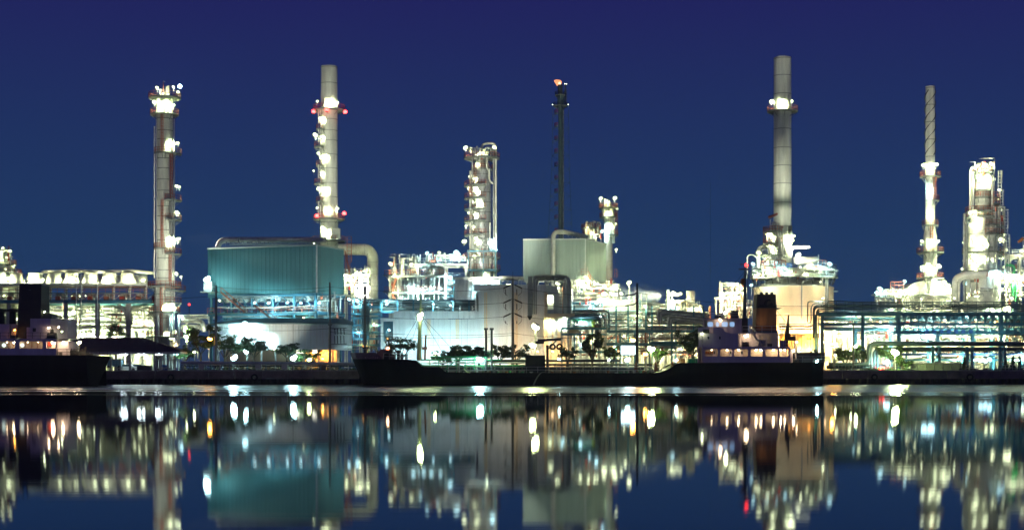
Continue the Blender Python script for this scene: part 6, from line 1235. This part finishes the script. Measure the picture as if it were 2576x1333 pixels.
# leaves
def leaf_cloud(mb, c, r, n, s, R):
    for i in range(n):
        d = Vector((R.gauss(0, 1), R.gauss(0, 1), R.gauss(0, 1))); d.normalize(); d *= R.random()**.45
        p = Vector(c)+Vector((d.x*r[0], d.y*r[1], d.z*r[2])); a = Vector((R.uniform(-1, 1), R.uniform(-1, 1), R.uniform(-.6, .6))).normalized(); b = a.cross(Vector((R.uniform(-1, 1), R.uniform(-1, 1), R.uniform(-1, 1)))).normalized(); q = s*R.uniform(.6, 1.3)
        mb.add([p-a*q, p+b*q*.45, p+a*q, p-b*q*.45], [(0, 1, 2, 3)])
def tree(label, u, vt, wpx, yy, seed, m=leafm, n=1500, bare=.35, lean=0, leaf=.22, name='tree', group='trees along the quay'):
    R = random.Random(seed); x = X(u, yy); kk = yy/F; zt = Z(vt, yy); hgt = zt-GZ; w = wpx*kk/2
    t = thing(name, label, 'tree', (x, yy, GZ), group); tb = MB(); cb = MB(); fork = GZ+hgt*bare
    tb.cyl((x, yy, GZ-.1), (x+lean*.3, yy, fork), .17+.012*hgt, .12+.008*hgt, 8); tips = []
    for i in range(6):
        a = 2*pi*i/6+R.uniform(-.4, .4); l = w*R.uniform(.5, .95); p0 = Vector((x+lean*.3, yy, fork-.2)); p1 = p0+Vector((cos(a)*l, sin(a)*l*.8, (zt-fork)*R.uniform(.35, .8)))
        mid = p0.lerp(p1, .5)+Vector((0, 0, .25)); tb.tube([p0, mid, p1], [.11, .08, .04], 6); tips.append(p1); tips.append(mid.lerp(p1, .4)+Vector((R.uniform(-.5, .5), R.uniform(-.5, .5), .3)))
        for j in range(3): q = p1+Vector((R.uniform(-1, 1)*w*.35, R.uniform(-1, 1)*w*.3, R.uniform(-.1, .35)*(zt-fork))); q.z = min(q.z, zt-.2); tb.tube([mid.lerp(p1, .6), q], [.05, .02], 5); tips.append(q)
    per = int(n*1.7)//len(tips)
    for p in tips: leaf_cloud(cb, p, (w*R.uniform(.16, .40), w*R.uniform(.16, .36), hgt*R.uniform(.04, .10)), int(per*R.uniform(.6, 1.4)), leaf, R)
    tb.build('trunk', trunkm, t); cb.build('crown', m, t); return t
tree('broad forked tree left of the amber street lamp by the white shed', 505, 822, 96, 291, 1, leafm, 2000, .4)
tree('feathery tree right of the pole in front of the white shed', 566, 838, 70, 289, 2, leafm, 1100, .35)
tree('dark umbrella shaped tree below the staircase by the white shed', 638, 852, 82, 288, 3, leafd, 1100, .45)
tree('small wispy tree standing by the lit windows of the shed', 722, 862, 60, 288, 4, leafd, 700, .5)
tree('bushy sapling at the right corner of the shed', 770, 880, 56, 287, 5, leafm, 900, .2)
tree('low sapling beside the pavilion lamp', 466, 868, 44, 289, 6, leafm, 700, .4)
tree('thin tree behind the pavilion roof end', 398, 866, 50, 298, 30, leafd, 500, .5)
tree('dark tree right of the black funnel behind the stern lamps', 292, 812, 70, 300, 31, leafm, 700, .6)
tree('open branched tree in front of the hall portal above the tanker bow', 1012, 848, 96, 290, 7, leafd, 1000, .4)
tree('dense round tree in front of the white hall', 1152, 861, 54, 289, 8, leafd, 1700, .35)
tree('low spreading tree between the dense tree and the twin posts', 1112, 882, 50, 288, 9, leafd, 800, .3)
tree('bushy dark tree behind the twin vent posts', 1205, 870, 60, 289, 10, leafd, 1300, .3)
tree('dark tree right of the twin vent posts', 1258, 868, 40, 289, 11, leafd, 1300, .3)
tree('loose tree at the foot of the tall utility pole', 1300, 862, 60, 288, 12, leafd, 800, .35)
tree('dark tree inside the lattice platform', 1490, 838, 50, 292, 13, leafd, 1800, .3)
tree('amber lit tree left of the lattice platform legs', 1428, 868, 40, 296, 14, leafd, 700, .4)
tree('bright green shrubby tree left of the lit screen', 1540, 872, 40, 290, 15, leafm, 900, .25)
tree('green tree behind the starry yellow lamp', 1655, 862, 52, 292, 16, leafm, 1000, .3)
tree('big dark tree beside the tanker stern house', 1742, 826, 66, 288, 17, leafd, 2300, .35)
tree('lit green tree right of the amber lamp astern of the tanker', 2128, 872, 66, 290, 18, leafm, 1700, .25)
tree('green tree behind the grey lamp pole on the right quay', 2165, 866, 54, 291, 19, leafm, 1500, .25)
tree('dark tree around the starry green lamp by the trestle', 2240, 868, 62, 287, 20, leafm, 1500, .3)
tree('leafy shrub beside the pale green enclosure', 2272, 900, 40, 286, 21, leafm, 900, .2)
tree('tree behind the tanker stern winch', 2040, 878, 60, 290, 22, leafd, 1200, .3)
for i, (u, vt) in enumerate(((2427, 898), (2530, 905), (2548, 896), (2566, 900))):
    R = random.Random(40+i); yy = 283; x = X(u, yy); h = Z(vt, yy)-GZ
    t = thing('cypress', ['slim dark cypress at the right end of the green enclosure', 'short cypress between trestle legs near the right edge', 'taller cypress near the right picture edge', 'last cypress before the right picture edge'][i], 'tree', (x, yy, GZ), 'cypresses on the right quay')
    MB().cyl((x, yy, GZ-.1), (x, yy, GZ+h*.6), .1, .05, 6).build('trunk', trunkm, t); cb = MB()
    for j in range(9): s = j/8; leaf_cloud(cb, (x, yy, GZ+.35+s*(h-.5)), (.15+.55*(1-s), .15+.55*(1-s), h*.08), int(60*(1.1-s*.8)), .2, R)
    cb.build('crown', leafd, t)
# covered pipe and hedge along the quay
y = 280.0; k = y/F
t = thing('quay_pipeline', 'long pale pipe on short posts running along the quay above the hedge', 'pipeline', (X(680, y), y, GZ))
pipe(t, [P(455, 912, y), P(912, 915, y)], .28, mat('pale_blue_grey_pipe', (.40, .46, .50), .4), None, 'pipe', 12)
pipe(t, [P(455, 919, y+.4), P(905, 921, y+.4)], .14, piped)
for i in range(20): u = 462+i*23; ubox('post', t, (X(u, y), y, (GZ+Z(914, y))/2), (.14, .14, Z(914, y)-GZ), (pale, bluest)[i % 2])
for u in (507, 650, 716): ubox('meter_box', t, P(u, 922, y-.2), (1.1, .3, 1.0), pale)
ubox('end_box', t, P(812, 925, y+.3), (1.2, .5, 1.2), dark)
R = random.Random(77); hb = MB()
for i in range(150):
    u = 455+i*3.0; hz = R.uniform(.5, 1.35); leaf_cloud(hb, (X(u, y+1.2), y+1.2+R.uniform(-.3, .3), GZ+hz*.5), (.5, .5, hz*.5), 22, .17, R)
o = hb.build('hedge', leafm, None, Vector((X(680, y), y+1.2, GZ))); tag(o, 'low ragged green hedge along the quay under the pale pipe', 'hedge'); o['kind'] = 'stuff'
hb = MB()
for i in range(190):
    u = R.choice((R.uniform(1060, 1700), R.uniform(2085, 2290), R.uniform(2420, 2576))); hz = R.uniform(.3, .9); leaf_cloud(hb, (X(u, 284), 284+R.uniform(-1, 1), GZ+hz*.5), (.6, .5, hz*.5), 20, .18, R)
o = hb.build('quay_shrubs', leafm, None, Vector((X(1600, 284), 284, GZ))); tag(o, 'scattered low green shrubs along the quay edge', 'shrubs'); o['kind'] = 'stuff'
# quay fence on the right
t = thing('quay_fence', 'thin grey railing fence along the right quay edge', 'fence', (X(2330, 277.5), 277.5, GZ))
for a, b in ((2100, 2200), (2430, 2600)):
    for i in range(int((b-a)/9)+1): u = a+i*9; ubox('post', t, (X(u, 278.5), 278.5, GZ+.6), (.09, .09, 1.25), galv)
    for z in (.65, 1.2): ubox('rail', t, (X((a+b)/2, 278.5), 278.5, GZ+z), ((b-a)*278.5/F, .07, .08), galv)
ubox('gate_beam', t, P(2325, 942.5, 277.6), (4.8, .2, .2), dark)
for u in (2296, 2354): ubox('gate_post', t, P(u, 945, 277.7), (.25, .25, .6), dark)
# utility poles and wires
PY = 284.5
poles = [(543.5, 718, 'concrete utility pole between the forked tree and the teal boiler house'), (830, 710, 'concrete utility pole carrying black insulators at the right end of the white shed'), (918, 720, 'concrete utility pole behind the tanker bow'), (1290, 700, 'tall utility pole with angled cross arms in front of the white hall'), (1603, 712, 'dark utility pole in front of the middle pipe rack'), (2147, 816, 'plain thin grey pole standing at the quay edge astern of the tanker')]
for i, (u, v, lb) in enumerate(poles):
    yy = PY if u != 2147 else 277.4; t = thing('utility_pole', lb, 'pole', (X(u, yy), yy, GZ), 'poles along the quay')
    MB().cyl((X(u, yy), yy, GZ-.2), P(u, v, yy), .3 if u != 2147 else .17, .17 if u != 2147 else .13, 10).build('pole', polem if u not in (1603,) else mat('dark_pole', (.06, .065, .06), .8), t)
    if u == 2147: ubox('pole_cap', t, P(u, 814, yy), (.6, .3, .25), dark)
    if u == 1290:
        ucyl('spike', t, P(u, 706, yy), P(u, 682, yy), .04, dark, 5)
        for v in (704,): ubar('cross_arm', t, P(1272, v-2, yy), P(1303, v+1, yy), .18, dark)
        for v in (720, 757, 792):
            for s in (-1, 1):
                ubar('insulator', t, P(u+s*6, v-3, yy-.2), P(u+s*23, v+5, yy-.4), .26, wirem); ubar('cross_arm', t, P(u, v-5, yy), P(u+s*7, v-3, yy-.2), .12, dark)
                ubar('insulator', t, P(u+s*14-4, v+22, yy), P(u+s*14-4, v+7 if v < 790 else v+15, yy), .14, wirem)
                m = MB(); m.tube([P(u+s*23, v+5, yy-.4), P(u+s*22, v+16, yy-.4), P(u+s*13, v+24, yy-.3)], .04, 5); m.build('jumper_wire', wirem, t)
    if u == 1603:
        for v in (738, 763):
            m = MB(); m.tube(arc([P(1603, v-4, yy-.3), P(1596, v+3, yy-.3), P(1573, v+6, yy-.4)], .8), .13, 6); m.build('insulator', wirem, t); ubar('cross_arm', t, P(1600, v-5, yy-.2), P(1606, v-6, yy-.2), .16, dark)
    if u == 830:
        ubox('pole_joint', t, P(u, 815, yy), (.75, .6, .5), polem)
        for j, q in enumerate((842, 849, 857, 865)):
            ubar('insulator', t, P(q, 826, yy), P(q+1, 841, yy-.2), .13, wirem); ubar('insulator', t, P(q, 844, yy), P(q+.5, 864, yy), .13, wirem)
        ubar('cross_arm', t, P(828, 826, yy), P(872, 825, yy), .12, dark); ubar('cross_arm', t, P(828, 866, yy), P(872, 865, yy), .12, dark)
def wire(a, b, sag, r=.035):
    mb = MB(); a, b = Vector(a), Vector(b); mb.tube([a.lerp(b, i/12)+Vector((0, 0, -sag*4*(i/12)*(1-i/12))) for i in range(13)], r, 5); return mb
t = thing('power_lines', 'black overhead wires sagging from pole to pole along the quay', 'wires', P(900, 760, PY))
runs = [((-60, 745), (543, 745)), ((543, 722), (830, 722)), ((543, 735), (830, 730)), ((543, 822), (830, 826)), ((830, 722), (1267, 725)), ((830, 752), (1267, 762)), ((830, 786), (1267, 797)), ((830, 826), (1290, 838)), ((830, 835), (1290, 843)), ((1313, 725), (1573, 744)), ((1313, 762), (1573, 769)), ((1313, 797), (1603, 800)), ((1290, 838), (1603, 842)), ((1603, 736), (2060, 770)), ((1603, 762), (2060, 792)), ((2060, 770), (2640, 790)), ((2200, 914), (2460, 938))]
for (a, b) in runs: wire(P(a[0], a[1], PY-.3), P(b[0], b[1], PY-.3), .55 if b[0]-a[0] < 300 else .8).build('wire', wirem, t)
# street lamps and quay floodlights
def street(label, u, v, yy, c, s=1.0, pw=.8, arm=0, m=polem):
    t = thing('street_lamp', label, 'street lamp', (X(u, yy), yy, GZ), 'street lamps along the quay'); a = P(u, v, yy)
    pipe(t, [(a.x+arm, yy+.35, GZ-.1), (a.x+arm, yy+.35, a.z+.35), (a.x, yy+.2, a.z+.4)], .1, m, .5, 'pole', 7); lamp_at(t, a, c, s, 0, pw, 'lamp_head')
for q in (('amber street lamp beside the forked tree', 528, 852, 287, 'a', 1.15, 1.0, .9), ('amber street lamp above the lit screen', 1592, 855, 291, 'a', 1.2, 1.0, .9), ('amber starry lamp low beside the yellow one', 1623, 891, 287, 'a', 1.3, 1.1), ('big yellow starry lamp behind the tanker deck', 1638, 877, 288, 'g', 1.9, 3.2), ('amber street lamp just astern of the tanker', 2093, 864, 287, 'a', 1.4, 1.1, .3), ('big green starry lamp beside the trestle pipes', 2251.6, 886, 281, 'g', 2.0, 4.5), ('white globe lamp near the forked tree trunk', 489, 885, 286, 'w', .7, .5),
          ('cool white floodlight low on the quay below the staircase', 589, 899, 285, 'c', 1.6, 1.4), ('cool white floodlight on the quay left of the lit windows', 739, 899, 285, 'c', 1.6, 1.4), ('small white lamp beside the tree foot below the shed', 619, 884, 290, 'c', 1.3, .9), ('yellow green lamp on the quay under the lit windows', 778, 904, 285, 'g', 1.3, 1.1), ('small amber lamp at the shed corner', 812, 902, 286, 'a', .7, .7), ('small white lamp by the green tree astern of the tanker', 2101, 893, 286, 'w', .6, .4), ('white lamp glowing among leaves right of the amber lamp', 2152, 871, 290, 'w', 1.3, .8), ('white lamp among leaves just beside the grey pole', 2139, 881, 289, 'w', .7, .5)): street(*q)
t = thing('warning_beacon', 'red warning light on a low dark cabinet by the trestle', 'beacon light', P(2218, 930, 283)); ubox('cabinet', t, P(2220, 936, 283), (1.3, .6, 1.4), dark); beacon(t, 2214, 928, 282.5, 'r', .28, .05); beacon(t, 2222, 926, 282.5, 'r', .3, .05)
t = thing('far_beacon', 'lone red aircraft light on a thin mast left of the teal boiler house', 'beacon light', P(476, 767, 420)); ucyl('mast', t, P(476, 932, 420), P(476, 768, 420), .1, dark, 6); beacon(t, 476, 766, 419.8, 'r', .35, .08)
t = thing('radio_mast', 'very thin distant radio mast against the sky left of the tank', 'mast', (X(1787, 520), 520, GZ)); ucyl('mast', t, (X(1787, 520), 520, GZ), P(1787, 455, 520), .045, piped, 5)
for i in range(6): ubar('cross_bar', t, P(1784, 480+i*40, 520), P(1790, 480+i*40, 520), .04, piped)
# lit screen
yy = 289.0
t = thing('lit_screen', 'blank glowing white display screen on legs behind the tanker deck', 'screen', (X(1580, yy), yy, GZ))
ubox('cabinet', t, P(1580, 880.5, yy+.25), (37*yy/F, .4, 24*yy/F), dark); ubox('screen', t, P(1580, 880.5, yy), (35*yy/F, .06, 22*yy/F), mat('screen_glow', (.62, .88, 1), emis=5))
for u in (1570, 1590): ubox('leg', t, (X(u, yy+.3), yy+.3, (GZ+Z(893, yy))/2), (.18, .18, Z(893, yy)-GZ), galv)
# orange-lit low works house behind the tanker stern, pale sheds in gaps
t = thing('yellow_shed', 'low amber lit cream shed behind the tanker stern', 'building', (X(2030, 310), 310, GZ))
panels(t, (X(1960, 310), 310), (X(2060, 310), 310), GZ, Z(842, 310), 9, cream, 3, .06); ubox('roof', t, P(2010, 841, 313), (8.6, 6.4, .25), galv)
for u in (1985, 2035): lamp(t, u, 850, 308, 'a', .8, 0, 1.3)
for u in (2010, 2045): lamp(t, u, 885, 308, 'w', .7, 0, .8)
for k2, (u, v, yy) in enumerate(((1930, 790, 318), (2040, 770, 318), (1985, 830, 315), (1920, 850, 318), (2075, 835, 318))):
    t = thing('sodium_floodlight', ['amber floodlight pole left of the tank behind the funnel', 'amber floodlight pole at the right of the cream tank', 'amber floodlight pole low before the cream tank', 'amber floodlight pole hidden low by the tank foot', 'amber floodlight pole by the blue rack elbow'][k2], 'floodlight', (X(u, yy), yy, GZ)); ucyl('pole', t, (X(u, yy), yy, GZ), P(u, v+3, yy), .1, galv, 6); lamp_at(t, P(u, 862, yy), 's', 1.0, 0, 12.0, 'lamp', True); 

# added floodlights, not known lamps, that brighten towers, houses and duct
for lb, u, v, yy, tgt, e, deg in (('added floodlight on the teal boiler house roof aimed at the red beaconed stack', 790, 612, 324, (828, 350, 385), 1.7e5, 46), ('added floodlight on the quay by the pavilion aimed at the tall left column', 470, 858, 289, (414, 500, 335), 3.2e5, 62), ('added floodlight on the tank gantry aimed up the tallest stack', 2014, 672, 319, (1968, 330, 362), 1.35e5, 60), ('added floodlight on the blue rack aimed at the spiral strake stack', 2318, 752, 302, (2340, 340, 352), 1.2e5, 50), ('added floodlight on the tall left column aimed at the roof pipe of the teal boiler house', 452, 600, 331, (660, 606, 325), 1.2e5, 40), ('added floodlight at the burner frame aimed at the fat flue duct', 905, 748, 366, (936, 670, 384), 2.5e4, 80), ('added floodlight on the white hall roof aimed at the silver column', 1225, 712, 318, (1212, 520, 372), 1.6e5, 46), ('added floodlight on the blue rack aimed at the massive two diameter column', 2400, 750, 301, (2472, 540, 348), 7e4, 56), ('added floodlight on the rack aimed at the low derrick and tank dome', 2070, 750, 300, (2000, 690, 330), 1.5e4, 70), ('added floodlight low on the quay aimed up at the teal boiler house', 690, 878, 287, (680, 680, 322), 1.0e4, 62), ('added floodlight on the hall roof aimed at the grey boiler house', 1400, 712, 330, (1440, 650, 360), 8e3, 80)):
    p = P(u, v, yy); t = thing('added_floodlight', lb, 'floodlight', (p.x, yy+.4, p.z-1.2)); ucyl('stand', t, (p.x, yy+.4, p.z-1.6), (p.x, yy+.4, p.z), .09, galv, 6); ubox('base_plate', t, (p.x, yy+.4, p.z-1.6), (.5, .5, .08), dark); spot(lamp_at(t, p, 'w', .5, 0, .25, 'lamp_head'), P(*tgt), e, deg, 1.0)
# ------------------------------------------------------------------ humid river air
HAZE = .0002
m = bpy.data.materials.new('humid_air'); m.use_nodes = True; t = m.node_tree; t.nodes.clear()
pv = t.nodes.new('ShaderNodeVolumePrincipled'); om = t.nodes.new('ShaderNodeOutputMaterial'); t.links.new(pv.outputs[0], om.inputs['Volume'])
pv.inputs['Color'].default_value = (.9, .93, .95, 1); pv.inputs['Density'].default_value = HAZE; pv.inputs['Anisotropy'].default_value = .8
o = MB().box((0, 565, 49), (1240, 1330, 102.5)).build('haze', m); o['kind'] = 'stuff'
